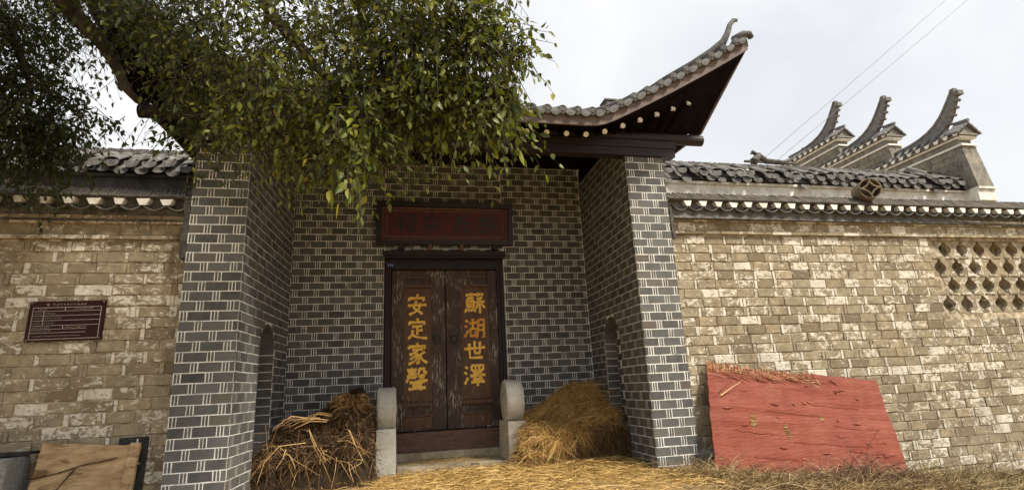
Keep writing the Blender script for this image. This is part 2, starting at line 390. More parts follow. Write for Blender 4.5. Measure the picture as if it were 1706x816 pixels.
# side walls with an arched niche
NY0, NY1, NSP, NAP = .98, 1.74, 2.05, 2.42
def arch_half(z):
    if z <= NSP: return (NY1 - NY0) / 2
    t = (z - NSP) / (NAP - NSP)
    return 0 if t >= 1 else (NY1 - NY0) / 2 * math.sqrt(1 - t * t)
def side_wall(xf, xb, sgn, ztop, zref):
    L = math.hypot(xb - xf, D)
    th = math.atan2(D, xb - xf)
    if sgn > 0: O = Vector((xf, 0, 0)); u = Vector((math.cos(th), math.sin(th), 0))
    else: O = Vector((xb, D, 0)); u = -Vector((math.cos(th), math.sin(th), 0))
    n = Vector((u.y, -u.x, 0))
    off = 0 if sgn > 0 else None
    def U(y): return y if sgn > 0 else L - y
    c = (U(NY0) + U(NY1)) / 2; hw = (NY1 - NY0) / 2
    mb = MB(); rv = MB(); dpt = .22
    def P(uu, z, d=0): p = O + u * uu - n * d; return (p.x, p.y, z)
    def quad(a, b, z0, z1, d=0): mb.add([P(a, z0, d), P(b, z0, d), P(b, z1, d), P(a, z1, d)], [(0, 1, 2, 3)])
    quad(0, c - hw, -.4, ztop); quad(c + hw, L, -.4, ztop); quad(c - hw, c + hw, NAP, ztop)
    S = 12
    arc = [(c - hw * math.cos(math.pi * i / S), NSP + (NAP - NSP) * math.sin(math.pi * i / S)) for i in range(S + 1)]
    for i in range(S):
        (a, za), (b, zb) = arc[i], arc[i + 1]
        mb.add([P(a, za), P(b, zb), P(b, NAP), P(a, NAP)], [(0, 1, 2, 3)])
        rv.add([P(a, za), P(b, zb), P(b, zb, dpt), P(a, za, dpt)], [(0, 3, 2, 1)])
    z = .0
    for uu in (c - hw, c + hw):
        sg_ = 1 if uu > c else -1; z = -.4 + .036
        while z < NSP:
            z1 = min(z + C_H - JT, NSP); rv.hexa([P(uu - sg_ * .004, z, .004), P(uu - sg_ * .004, z, dpt - .004), P(uu - sg_ * .004, z1, dpt - .004), P(uu - sg_ * .004, z1, .004)], [P(uu + sg_ * .03, z, .004), P(uu + sg_ * .03, z, dpt - .004), P(uu + sg_ * .03, z1, dpt - .004), P(uu + sg_ * .03, z1, .004)]); z += C_H
        mb.add([P(uu, -.4), P(uu, NSP), P(uu, NSP, dpt), P(uu, -.4, dpt)], [(0, 1, 2, 3)])
    quad(c - hw - .1, c + hw + .1, -.4, NAP + .1, dpt)
    quad(.12 if sgn > 0 else 0, L if sgn > 0 else L - .12, -.4, ztop, .4)
    w = mb.build('side_wall', M_WJ, gate); rv.build('niche_reveal', M_GBJ, w)
    def skip(a0, a1, z):
        h = arch_half(z)
        if h <= 0 or a1 <= c - h or a0 >= c + h: return [(a0, a1)]
        r = []
        if a0 < c - h: r.append((a0, c - h - .006))
        if a1 > c + h: r.append((c + h + .006, a1))
        return r
    courses(w, O, u, L, ztop, .0, zref, skip, phase=.2)
    # niche back wall and reveal bricks
    On = O - n * dpt
    def skip2(a0, a1, z):
        h = arch_half(z); a0, a1 = max(a0, c - h + .004), min(a1, c + h - .004)
        return [(a0, a1)] if a1 - a0 > .03 else []
    courses(w, On, u, L, NAP, .0, zref, skip2, phase=.05, proud=.003)
    hood = MB()
    for i in range(S):
        (a, za), (b, zb) = arc[i], arc[i + 1]
        ka = 1.10; A = lambda q, z, f: (c + (q - c) * f, NSP + (z - NSP) * f)
        q = [P(a, za, -.016), P(b, zb, -.016)]; a2, za2 = A(a, za, ka); b2, zb2 = A(b, zb, ka)
        r_ = [P(b2, zb2, -.016), P(a2, za2, -.016)]
        back = [P(a, za, .12), P(b, zb, .12), P(b2, zb2, .0), P(a2, za2, .0)]
        hood.hexa(q + r_, back)
    return w
side_wall(XL1, XBL, 1, 5.35, ZT_L)
side_wall(XR0, XBR, -1, 5.35, ZT_R)
for s, xa, xb in ((-1, -.42, .12), (1, 5.80, 6.1)):
    mb = MB(); pr_ = [(.13, 5.22), (.13, 5.50), (1.2, 6.02), (2.9, 5.52), (2.9, 5.22)]
    mb.hexa([(xa, y, z) for y, z in pr_], [(xb, y, z) for y, z in pr_]); mb.build('gable_infill', M_SOF, gate)
# recess wall with the door opening
ZBW = 6.0
mb = MB()
mb.box(XBL - .3, DX0, D, D + .35, -.4, ZBW); mb.box(DX1, XBR + .3, D, D + .35, -.4, ZBW); mb.box(DX0, DX1, D, D + .35, DZ1 + .04, ZBW)
rw = mb.build('recess_wall', M_WJ, gate)
ZB_REF = ZT_L - .0
courses(rw, (XBL, D, 0), (1, 0), DX0 - XBL, ZBW, 0, ZB_REF - .06, phase=.12)
courses(rw, (DX1, D, 0), (1, 0), XBR - DX1, ZBW, 0, ZB_REF - .02, phase=.05)
courses(rw, (DX0, D, 0), (1, 0), DX1 - DX0, ZBW, 3.86, ZB_REF - .06, phase=.10)
gb.finish(300)

# door
mb = MB(); mb.box(DX0 + .002, DX0 + .13, D + .10, D + .3, .60, 3.78); mb.box(DX1 - .13, DX1 - .002, D + .10, D + .3, .60, 3.78)
mb.box(DX0 + .13, DX1 - .13, D + .10, D + .3, 3.56, 3.78); mb.box(DX0 + .03, DX0 + .07, D + .06, D + .1, .6, 3.72); mb.box(DX1 - .07, DX1 - .03, D + .06, D + .1, .6, 3.72)
mb.build('door_frame', M_BEAM, gate)
mb = MB(); mb.box(DX0 - .02, DX1 + .03, D - .10, D + .3, 3.79, 3.875); mb.box(DX0 + .01, DX1, D - .06, D + .28, 3.745, 3.788)
mb.build('lintel', M_BEAM, gate)
mb = MB(); mb.box(DX0 + .05, DX1 - .03, D + .05, D + .28, .27, .60); mb.build('threshold_board', M_SILL, gate)
mb = MB(); mb.box(DX0 + .02, DX1 - .01, D - .02, D + .30, .10, .268); mb.build('sill_stone', M_STEP, gate)
# step slab in front of the threshold, broken edge
mb = MB(); edge = []
for i in range(15):
    x = 2.06 + 1.86 * i / 14; edge.append((x, 1.74 + .08 * nz3(x, 1, 3, 2.7) + (.10 if 5 < i < 10 else 0)))
mb.hexa([(x, y, .02) for x, y in edge] + [(3.92, D + .05, .02), (2.06, D + .05, .02)], [(x, y + .012, .125 + .01 * nz3(x, y, 9, 3)) for x, y in edge] + [(3.92, D + .05, .14), (2.06, D + .05, .14)])
mb.build('doorstep', M_STEP, gate)
mb = MB(); mb.box(DX0 + .01, DX1 - .01, D + .302, D + .345, .30, 3.76); mb.build('light_stop_panel', M_DARKROOM, gate)  # unseen panel added to stop sky light in the door gaps
YL = D + .19                                             # front of the leaf boards
def door_leaf(x0, x1, hand, px0, px1):
    mb = MB(); z0, z1 = .615, 3.555
    nb = 5; ws = (x1 - x0) / nb
    for i in range(nb):
        mb.box(x0 + ws * i + .002, x0 + ws * (i + 1) - .002, YL + .004 * (i % 2), YL + .05, z0, z1)
    leaf = mb.build('door_leaf', M_DOOR, gate)
    for (a, b) in ((x0 + .01, px0 - .02), (px1 + .02, x1 - .008)):
        q = MB(); q.box(a, b, YL - .022, YL - .002, z0 + .01, z1 - .01); q.build('stile', M_DOOR, leaf)
    q = MB(); q.box(px0 - .018, px1 + .018, YL - .016, YL - .001, 1.12, 3.20); q.build('letter_panel', M_PANEL, leaf)
    for (za, zb, pr_) in ((3.215, 3.275, .045), (1.04, 1.105, .05), (.86, .9, .035), (3.40, 3.43, .03)):
        q = MB(); q.box(px0 - .04, px1 + .04, YL - pr_, YL - .003, za, zb); q.build('rail', M_PANEL, leaf)
    q = MB(); q.box(px0 - .018, px1 + .018, YL - .012, YL - .001, .64, .855); q.build('lower_panel', M_PANEL, leaf)
    # ring handle on a round plate
    rx = x1 - .16 if hand < 0 else x0 + .15; rz = 2.28
    q = MB(); q.tube([(rx, YL - .05, rz), (rx, YL - .02, rz)], .075, 14); q.box(rx - .06, rx + .06, YL - .055, YL - .02, rz + .05, rz + .10)
    pt = q.build('ring_plate', M_IRON, leaf)
    q = MB(); q.tube([(rx + .062 * math.cos(t * math.pi / 9), YL - .065, rz - .06 + .075 * math.sin(t * math.pi / 9)) for t in range(19)], .011, 6); q.build('ring_handle', M_IRON, leaf, smooth=True)
    return leaf
leafL = door_leaf(1.945, 2.955, -1, 2.19, 2.67)
leafR = door_leaf(2.965, 3.975, 1, 3.28, 3.77)
# brush characters: each stroke is a polyline on a 100 x 100 square
CH = {
 '安': [[(50,3),(54,14)],[(17,19),(12,33)],[(16,21),(84,19),(76,33)],[(47,33),(34,64),(54,78),(74,93)],[(68,44),(56,72),(36,86),(14,95)],[(8,54),(92,51)]],
 '定': [[(50,2),(54,13)],[(17,18),(13,32)],[(16,20),(85,18),(78,31)],[(27,39),(73,36)],[(50,38),(50,76)],[(50,57),(74,54)],[(31,54),(27,74),(10,93)],[(27,75),(50,86),(94,92)]],
 '家': [[(49,2),(53,12)],[(16,16),(12,29)],[(15,18),(87,16),(80,28)],[(28,32),(75,30)],[(52,32),(36,46),(16,54)],[(43,42),(58,62),(57,92),(46,88)],[(50,54),(18,74)],[(54,66),(38,82),(12,95)],[(84,41),(62,56)],[(58,54),(74,78),(95,90)]],
 '聲': [[(6,12),(48,10)],[(27,2),(27,24)],[(11,24),(45,22)],[(11,32),(46,31),(44,45)],[(12,32),(11,48),(3,64)],[(28,32),(28,45)],[(12,45),(44,44)],[(60,6),(58,21),(51,30)],[(60,8),(82,6),(80,23),(94,24)],[(55,37),(85,34),(66,56),(50,64)],[(62,40),(78,54),(95,60)],[(17,65),(84,62)],[(33,65),(33,91)],[(66,63),(66,100)],[(34,73),(66,72)],[(34,82),(66,80)],[(12,93),(88,88)]],
 '蘇': [[(8,12),(92,9)],[(34,2),(34,20)],[(66,1),(65,20)],[(25,21),(10,41)],[(24,28),(45,26),(36,39)],[(13,42),(14,68)],[(13,42),(47,41),(46,68)],[(14,55),(46,54)],[(30,42),(30,68)],[(14,68),(46,68)],[(12,76),(4,93)],[(22,77),(24,90)],[(33,76),(36,90)],[(43,74),(54,91)],[(86,23),(60,32)],[(54,47),(96,43)],[(74,31),(74,98)],[(72,48),(54,76)],[(76,48),(98,74)]],
 '湖': [[(8,13),(20,23)],[(3,37),(15,47)],[(4,90),(20,62)],[(25,29),(60,25)],[(42,7),(42,54)],[(29,54),(31,89)],[(29,54),(56,53),(54,88)],[(30,86),(55,85)],[(66,13),(66,60),(57,95)],[(66,13),(93,11),(93,93),(84,88)],[(67,38),(92,37)],[(67,60),(92,59)]],
 '世': [[(2,41),(98,35)],[(25,17),(27,81),(87,80)],[(50,6),(50,61)],[(75,9),(73,61)],[(50,61),(74,60)]],
 '澤': [[(8,13),(20,23)],[(3,37),(15,47)],[(4,90),(20,62)],[(36,10),(37,32)],[(36,10),(91,8),(88,32)],[(54,10),(54,31)],[(72,9),(71,31)],[(37,32),(88,31)],[(43,43),(83,41)],[(63,33),(63,54)],[(30,55),(98,52)],[(49,58),(56,67)],[(77,57),(70,67)],[(41,71),(87,69)],[(33,83),(95,80)],[(63,68),(63,100)]],
 '胡': [[(5,29),(47,26)],[(26,5),(26,52)],[(12,52),(13,88)],[(12,52),(41,51),(40,87)],[(13,86),(40,85)],[(58,12),(58,60),(49,95)],[(58,12),(91,11),(91,93),(80,88)],[(58,37),(90,36)],[(58,61),(90,60)]],
 '氏': [[(82,9),(26,22)],[(27,22),(28,89),(50,76)],[(28,47),(92,43)],[(54,17),(62,60),(80,91),(94,74)]],
 '宗': [[(50,2),(54,13)],[(17,18),(13,32)],[(16,20),(85,18),(78,31)],[(30,41),(71,39)],[(15,57),(87,54)],[(50,56),(50,95),(42,90)],[(32,66),(14,87)],[(68,66),(88,85)]],
 '祠': [[(24,5),(31,16)],[(7,29),(42,26),(8,62)],[(26,46),(26,98)],[(30,50),(41,60)],[(52,14),(93,12),(93,91),(82,86)],[(54,34),(81,32)],[(56,50),(57,79)],[(56,50),(80,49),(78,78)],[(57,78),(78,77)]],
 '0': [[(50,6),(22,26),(20,74),(50,95),(80,74),(78,26),(50,6)]], '4': [[(66,96),(66,4),(14,66),(90,66)]],
}
def character(ch, cx, cz, size, y, w=9.0, thick=.006, tilt=0):
    mb = MB(); sc = size / 100
    for st in CH[ch]:
        pts = []
        for i in range(len(st) - 1):
            for t in (0, .33, .66): pts.append((st[i][0] + (st[i + 1][0] - st[i][0]) * t, st[i][1] + (st[i + 1][1] - st[i][1]) * t))
        pts.append(st[-1]); n = len(pts); L = []; Rr = []
        for i, (x, yv) in enumerate(pts):
            a, b = pts[max(i - 1, 0)], pts[min(i + 1, n - 1)]; dx, dy = b[0] - a[0], b[1] - a[1]; l = math.hypot(dx, dy) or 1
            t = i / (n - 1); ww = w * (.62 - .22 * math.sin(math.pi * t) + .1 * R.random()) * (.75 if i == n - 1 and dy > abs(dx) * .6 else 1)
            L.append((x - dy / l * ww, yv + dx / l * ww)); Rr.append((x + dy / l * ww, yv - dx / l * ww))
        # one small prism per piece so that sharp turns stay clean
        d = R.uniform(0, .0012)
        def W3(p, yy): return (cx + (p[0] - 50) * sc, yy + tilt * (50 - p[1]) * sc, cz + (50 - p[1]) * sc)
        for i in range(n - 1):
            q = [L[i], L[i + 1], Rr[i + 1], Rr[i]]
            mb.hexa([W3(p, y - thick - d) for p in q], [W3(p, y) for p in q])
    return mb
for cx, cz, ch, lf in ((2.424, 2.89, '安', leafL), (2.424, 2.43, '定', leafL), (2.422, 1.975, '家', leafL), (2.42, 1.525, '聲', leafL),
                       (3.526, 2.905, '蘇', leafR), (3.512, 2.425, '湖', leafR), (3.50, 1.995, '世', leafR), (3.487, 1.555, '澤', leafR)):
    character(ch, cx, cz, .415, YL - .0165, 10.5).build('painted_character', M_GOLDW if ch == '湖' else M_GOLD, lf)
# four bosses over the lintel
for x, sq in ((2.13, 0), (2.66, 1), (3.26, 1), (3.93, 0)):
    q = MB()
    if sq: q.box(x - .035, x + .035, D - .13, D + .02, 3.88, 4.04)
    else: q.tube([(x, D - .14, 3.945), (x, D + .02, 3.945)], .055, 12)
    q.build('door_boss', M_SILL if sq else M_BEAM, gate)
# name board over the door
nb = thing('name_board', (2.96, D - .1, 3.99), 'dark red name board with black lettering and fretwork border hung above the door', 'name board')
def tl(z): return D - .10 - (z - 3.99) * .16
def board(mb, x0, x1, z0, z1, f, b):
    mb.hexa([(x0, tl(z0) - f, z0), (x1, tl(z0) - f, z0), (x1, tl(z1) - f, z1), (x0, tl(z1) - f, z1)], [(x0, tl(z0) + b, z0), (x1, tl(z0) + b, z0), (x1, tl(z1) + b, z1), (x0, tl(z1) + b, z1)])
mb = MB(); board(mb, 1.66, 4.27, 3.99, 4.06, .05, .05); board(mb, 1.66, 4.27, 4.70, 4.80, .05, .05); board(mb, 1.66, 1.75, 4.062, 4.698, .05, .05); board(mb, 4.18, 4.27, 4.062, 4.698, .05, .05)
mb.build('board_frame', M_BLACK, nb)
mb = MB(); board(mb, 1.752, 4.178, 4.062, 4.698, .0, .03); mb.build('board_panel', M_RED, nb)
mb = MB()
def fr(x0, x1, z0, z1): board(mb, x0, x1, z0, z1, .006, 0)
for (a, b, c, d) in ((1.77, 4.16, 4.072, 4.080), (1.77, 4.16, 4.145, 4.153), (1.77, 4.16, 4.62, 4.628), (1.77, 4.16, 4.682, 4.690), (1.77, 1.778, 4.08, 4.682), (1.85, 1.858, 4.153, 4.62), (4.072, 4.08, 4.153, 4.62), (4.152, 4.16, 4.08, 4.682)): fr(a, b, c, d)
x = 1.90
while x < 4.02:
    for z in (4.083, 4.632):
        fr(x, x + .007, z, z + .05); fr(x + .008, x + .06, z + .043, z + .05); fr(x + .053, x + .06, z + .015, z + .042); fr(x + .025, x + .052, z + .015, z + .021)
    x += .082
mb.build('fretwork', M_FRET, nb)
for cx, ch in ((2.215, '祠'), (2.69, '宗'), (3.25, '氏'), (3.77, '胡')):
    character(ch, cx, 4.385, .40, tl(4.385) - .001, 9.5, .008, -.16).build('raised_character', M_BLACK, nb)
# house number plate
hp = MB(); hp.box(1.855, 1.99, D + .085, D + .098, 3.60, 3.675)
hpo = tag(hp.build('number_plate', M_BLUE), 'tiny blue house number plate with white 04 on the door frame', 'number plate')
for cx, ch in ((1.93, '0'), (1.958, '4')): character(ch, cx, 3.637, .03, D + .085, 12, .002).build('number', M_WHITE, hpo)
q = MB()
for z in (3.652, 3.637, 3.622): q.box(1.872, 1.898, D + .083, D + .0845, z - .003, z + .003)
q.box(1.882, 1.888, D + .0825, D + .0842, 3.618, 3.656); q.build('place_name', M_WHITE, hpo)

# ---- roof
XC = 2.835
def lift0(d):
    t = abs(d) - 2.0
    if t <= 0: return 0
    l = .49 * t * t / .8 if t < .4 else .49 * (t - .2)
    return l + .022 * t * t
YE = -.72
def yeave(x):
    t = max(0, abs(x - XC) - 2.0); return YE - .14 * (t / 2.83) ** 2
XT = 4.84                                               # half length of the eave
ZF = 5.03                                               # underside of fascia at mid eave
RX, RY, RZ = 3.13, 1.2, 6.17
def roof_z(x, y):
    ye = yeave(x); s = (y - ye); l = lift0(x - XC) * max(0, 1 - s / 2.2) ** 1.2
    return ZF + .215 + s * .46 + l
def hip_y(x):
    """plan line of the hip: roof surface runs from the eave back to here"""
    d = abs(x - XC)
    if d <= RX: return RY
    t = (d - RX) / (XT - RX); return RY + (yeave(XC + XT) + .08 - RY) * t
NX = 60
def xs_line(n=NX): return [XC - XT + 2 * XT * i / n for i in range(n + 1)]
# fascia board following the curve
mb = MB(); V = []
for x in xs_line():
    z = ZF + lift0(x - XC); y = yeave(x); V.append([(x, y, z), (x, y, z + .175), (x, y + .035, z + .175), (x, y + .035, z)])
for a, b in zip(V, V[1:]): mb.add(a + b, [(0, 4, 5, 1), (1, 5, 6, 2), (2, 6, 7, 3), (3, 7, 4, 0)])
mb.add(V[0], [(0, 1, 2, 3)]); mb.add(V[-1], [(3, 2, 1, 0)])
mb.build('fascia_board', M_FAS, gate)
# roof deck: front slope, back slope, short side slopes
mb = MB(); NY = 10; grid = []
for x in xs_line(): grid.append([(x, yeave(x) + (hip_y(x) - yeave(x)) * j / NY, roof_z(x, yeave(x) + (hip_y(x) - yeave(x)) * j / NY) - .035) for j in range(NY + 1)])
vs = [p for c in grid for p in c]; w = NY + 1
mb.add(vs, [(i * w + j, (i + 1) * w + j, (i + 1) * w + j + 1, i * w + j + 1) for i in range(NX) for j in range(NY)])
back = []
for x in xs_line():
    d = abs(x - XC)
    if d <= RX: back.append([(x, RY, roof_z(x, RY) - .035), (x, 3.3, 5.45)])
vs = [p for c in back for p in c]; mb.add(vs, [(2 * i, 2 * i + 2, 2 * i + 3, 2 * i + 1) for i in range(len(back) - 1)])
for s in (-1, 1):
    hp_ = []
    for i in range(9):
        d = RX + (XT - RX) * i / 8; x = XC + s * d; y = hip_y(x); hp_.append((x, y, roof_z(x, y) - .035))
    T = Vector(hp_[-1]); S2 = Vector((XC + s * 4.39, .15, 5.60)); S3 = Vector((XC + s * 4.25, 1.3, 5.52)); S4 = Vector((XC + s * 4.2, 3.3, 5.45))
    lo = [S4, S4.lerp(S3, .5), S3, S3.lerp(S2, .35), S3.lerp(S2, .7), S2, S2.lerp(T, .35), S2.lerp(T, .7), T]
    mb.add(hp_ + lo, [((i, 9 + i, 10 + i, i + 1) if s > 0 else (i, i + 1, 10 + i, 9 + i)) for i in range(8)])
    mb.add([hp_[0], lo[0], (XC + s * RX, 3.3, 5.45)], [(0, 1, 2)])
mb.build('roof_deck', M_SOF, gate)
# soffit boards
mb = MB(); A, B = [], []
for x in xs_line():
    d = abs(x - XC); s = 1 if x > XC else -1
    A.append(Vector((x, yeave(x) + .036, ZF + lift0(d) + .02)))
    if d <= 3.7: B.append(Vector((x, .12, 5.30 + lift0(d) * .12)))
    else:
        t = (d - 3.7) / (XT - 3.7); B.append(Vector((XC + s * (3.7 + .70 * t), .12 + .03 * t, 5.30 + lift0(3.7) * .12 + .05 * t)))
rows = [A] + [[a.lerp(b, t) + Vector((0, 0, .05 * math.sin(math.pi * t))) for a, b in zip(A, B)] for t in (.33, .66)] + [B]
vs = [p for r_ in rows for p in r_]; k = NX + 1
mb.add(vs, [(j * k + i, (j + 1) * k + i, (j + 1) * k + i + 1, j * k + i + 1) for j in range(3) for i in range(NX)])
mb.build('soffit', M_SOF, gate)
# corner boards along the short side eaves
for s in (-1, 1):
    xt = XC + s * XT; T = Vector((xt, yeave(xt) + .02, ZF + lift0(XT) + .08)); S2 = Vector((XC + s * 4.41, .16, 5.45)); S3 = Vector((XC + s * 4.3, 1.3, 5.42)); S4 = Vector((XC + s * 4.25, 3.2, 5.40))
    mb = MB()
    for a, b in ((T, S2), (S2, S3), (S3, S4)):
        o1, o2 = Vector((s * .035, 0, 0)), Vector((0, 0, .15))
        mb.hexa([a, a + o1, a + o1 + o2, a + o2], [b, b + o1, b + o1 + o2, b + o2])
    mb.build('side_fascia', M_FAS, gate)
    # side soffit, closing the roof towards the pier
    mb = MB(); I1, I2 = Vector((XC + s * 3.6, .1, 5.28)), Vector((XC + s * 3.6, 3.2, 5.40))
    mb.add([S2, S3, S4, I2, I1], [(0, 1, 2, 3, 4)]); mb.build('side_soffit', M_SOF, gate)
# beams
mb = MB(); mb.box(-.93, 6.61, -.06, .14, 5.035, 5.155); mb.box(-.90, 6.585, -.045, .13, 4.892, 5.030); mb.build('front_beam', M_BEAM, gate)
mb = MB(); mb.tube([(-1.5, .06, 5.262), (7.18, .06, 5.262)], .095, 14); mb.build('eave_purlin', M_BEAM, gate, smooth=False)
mb = MB(); mb.box(-.3, 6.0, .145, .25, 4.95, 5.6); mb.build('beam_infill', M_SOF, gate)
for s in (-1, 1):
    x = XC + s * 3.2; mb = MB(); mb.box(x - .25, x + .25, .6, 2.5, 4.9 if s > 0 else 4.81, 5.5); mb.build('wall_plate', M_SOF, gate)
mb = MB(); mb.tube([(-.8, 1.2, 5.75), (6.5, 1.2, 5.75)], .11, 12); mb.build('ridge_purlin', M_BEAM, gate)
# rafters with painted ends
rc = [(-.0, 0)]
i = 0; xr = XC - .16
rx_list = []
while xr < 6.75: rx_list.append(xr); xr += .318 - .03 * max(0, (xr - XC - 2.2) / 2)
rx_list = sorted(rx_list + [2 * XC - x for x in rx_list if x > XC + .1])
me_end = None
for x in rx_list:
    d = abs(x - XC); l = lift0(d); y0 = -.37 - .03 * l; z0 = 5.055 + l * .72
    xi = x if d < 3.5 else XC + (3.5 + (d - 3.5) * .6) * (1 if x > XC else -1)
    a, b = Vector((x, y0, z0)), Vector((xi, .06, 5.285 + .12 * l)); ex = b + (b - a) * .35
    mb = MB(); mb.tube([a, ex], .050, 4); ro = mb.build('rafter', M_SOF, gate)
    dr = (a - b).normalized(); q = MB(); q.tube([a + dr * .008, a + dr * -.03], .043, 8); q.build('rafter_end', M_CREAM, ro)
# barrel tiles and drip tiles
def disc_tile(x):
    mb = MB(); ye = yeave(x) - .045; y1 = hip_y(x); n = 8; pts = []
    for j in range(n + 1):
        y = ye + (y1 - ye) * j / n; pts.append((x, y, roof_z(x, y) + .015))
    if y1 - ye < .15: pts = [(x, ye, roof_z(x, ye) + .015), (x, ye + .3, roof_z(x, ye) + .12)]
    mb.tube(pts, .064, 10)
    p0 = Vector(pts[0])
    mb.tube([p0 + Vector((0, -.012, -.004)), p0 + Vector((0, .02, 0))], .070, 16)
    for k_ in range(14):
        a = 2 * math.pi * k_ / 14; c = p0 + Vector((.055 * math.cos(a), -.014, .055 * math.sin(a))); mb.box(c.x - .006, c.x + .006, c.y - .004, c.y, c.z - .006, c.z + .006)
    mb.tube([p0 + Vector((0, -.022, -.004)), p0 + Vector((0, -.012, -.004))], .026, 10)
    return mb.build('barrel_tile', M_TILE, gate)
def drip_tile(x):
    mb = MB(); y = yeave(x) - .03; z = roof_z(x, y) - .02; sl = (roof_z(x + .05, y) - roof_z(x - .05, y)) / .1
    pts = [(-.085, .03), (-.08, -.035), (-.05, -.075), (0, -.095), (.05, -.075), (.08, -.035), (.085, .03)]
    front = [(x + px, y - .02 - (pz < 0) * .012, z + pz + sl * px + .02) for px, pz in pts]
    mb.hexa(front, [(a, b + .02, c) for a, b, c in front])
    y1 = min(hip_y(x), y + 1.6)
    for px in (-.07, -.035, 0, .035):
        pass
    prof = [(-.09, .035), (-.05, .0), (0, -.014), (.05, .0), (.09, .035)]
    ps = []
    for j in range(4):
        yy = y + (y1 - y) * j / 3; ps.append([(x + px, yy, roof_z(x, yy) - .02 + pz + sl * px) for px, pz in prof])
    vs = [p for c in ps for p in c]; mb.add(vs, [(j * 5 + i, j * 5 + i + 1, (j + 1) * 5 + i + 1, (j + 1) * 5 + i) for j in range(3) for i in range(4)])
    return mb.build('drip_tile', M_TILE, gate)
TS = .234; nt_ = int(2 * XT / TS)
for i in range(nt_ + 1):
    x = XC - XT + .10 + i * TS
    if x < XC + XT - .05: disc_tile(x)
    if x + TS / 2 < XC + XT - .03: drip_tile(x + TS / 2)
# main ridge, hip ridges with curled tips, ridge end blocks
mb = MB(); mb.box(XC - RX + .05, XC + RX - .05, RY - .09, RY + .09, 6.05, 6.30); mb.tube([(XC - RX, RY, 6.31), (XC + RX, RY, 6.31)], .07, 8); mb.build('main_ridge', M_TILE, gate)
for s in (-1, 1):
    pts = [(3.13, 1.2, 6.29), (3.5, .6, 6.31), (3.82, .02, 6.39), (4.14, -.33, 6.49), (4.42, -.52, 6.64), (4.60, -.60, 6.80), (4.69, -.63, 6.97), (4.75, -.64, 7.12), (4.83, -.645, 7.215), (4.90, -.645, 7.225)]
    rad = [.07, .075, .08, .08, .08, .065, .05, .043, .04, .03]
    mb = MB(); mb.tube([(XC + s * a, b, c) for a, b, c in pts], rad, 10)
    o = mb.build('hip_ridge', M_TILE, gate, smooth=True)
    # masonry below the hip ridge down to the roof
    mb = MB(); P_2 = [(XC + s * a, b, c) for a, b, c in pts[:5]]
    for p, q_ in zip(P_2, P_2[1:]):
        dn = lambda v: max(roof_z(v[0], v[1]) - .1, v[2] - .5)
        mb.hexa([(p[0], p[1] - .05, dn(p)), (p[0], p[1] + .05, dn(p)), (p[0], p[1] + .05, p[2]), (p[0], p[1] - .05, p[2])], [(q_[0], q_[1] - .05, dn(q_)), (q_[0], q_[1] + .05, dn(q_)), (q_[0], q_[1] + .05, q_[2]), (q_[0], q_[1] - .05, q_[2])])
    mb.build('hip_ridge_base', M_TILE, gate)
    # corner tile at the very tip
    mb = MB(); xt = XC + s * XT; y = yeave(xt); z = ZF + lift0(XT)
    mb.tube([(xt - s * .22, y + .03, z + .18), (xt - s * .05, y - .01, z + .27), (xt + s * .05, y - .03, z + .27), (xt + s * .07, y - .035, z + .20)], [.06, .065, .06, .045], 10); mb.build('corner_tile', M_TILE, gate, smooth=True)
    bx = XC + s * 3.215; mb = MB(); mb.box(bx - .11, bx + .11, 1.08, 1.32, 6.2, 6.53); mb.box(bx - .13, bx + .13, 1.06, 1.34, 6.535, 6.57)
    for k_ in range(2):
        mb.box(bx - .085 + k_ * .09, bx - .015 + k_ * .09, 1.068, 1.079, 6.42, 6.51)
    mb.build('ridge_end_block', M_TILE2, gate)

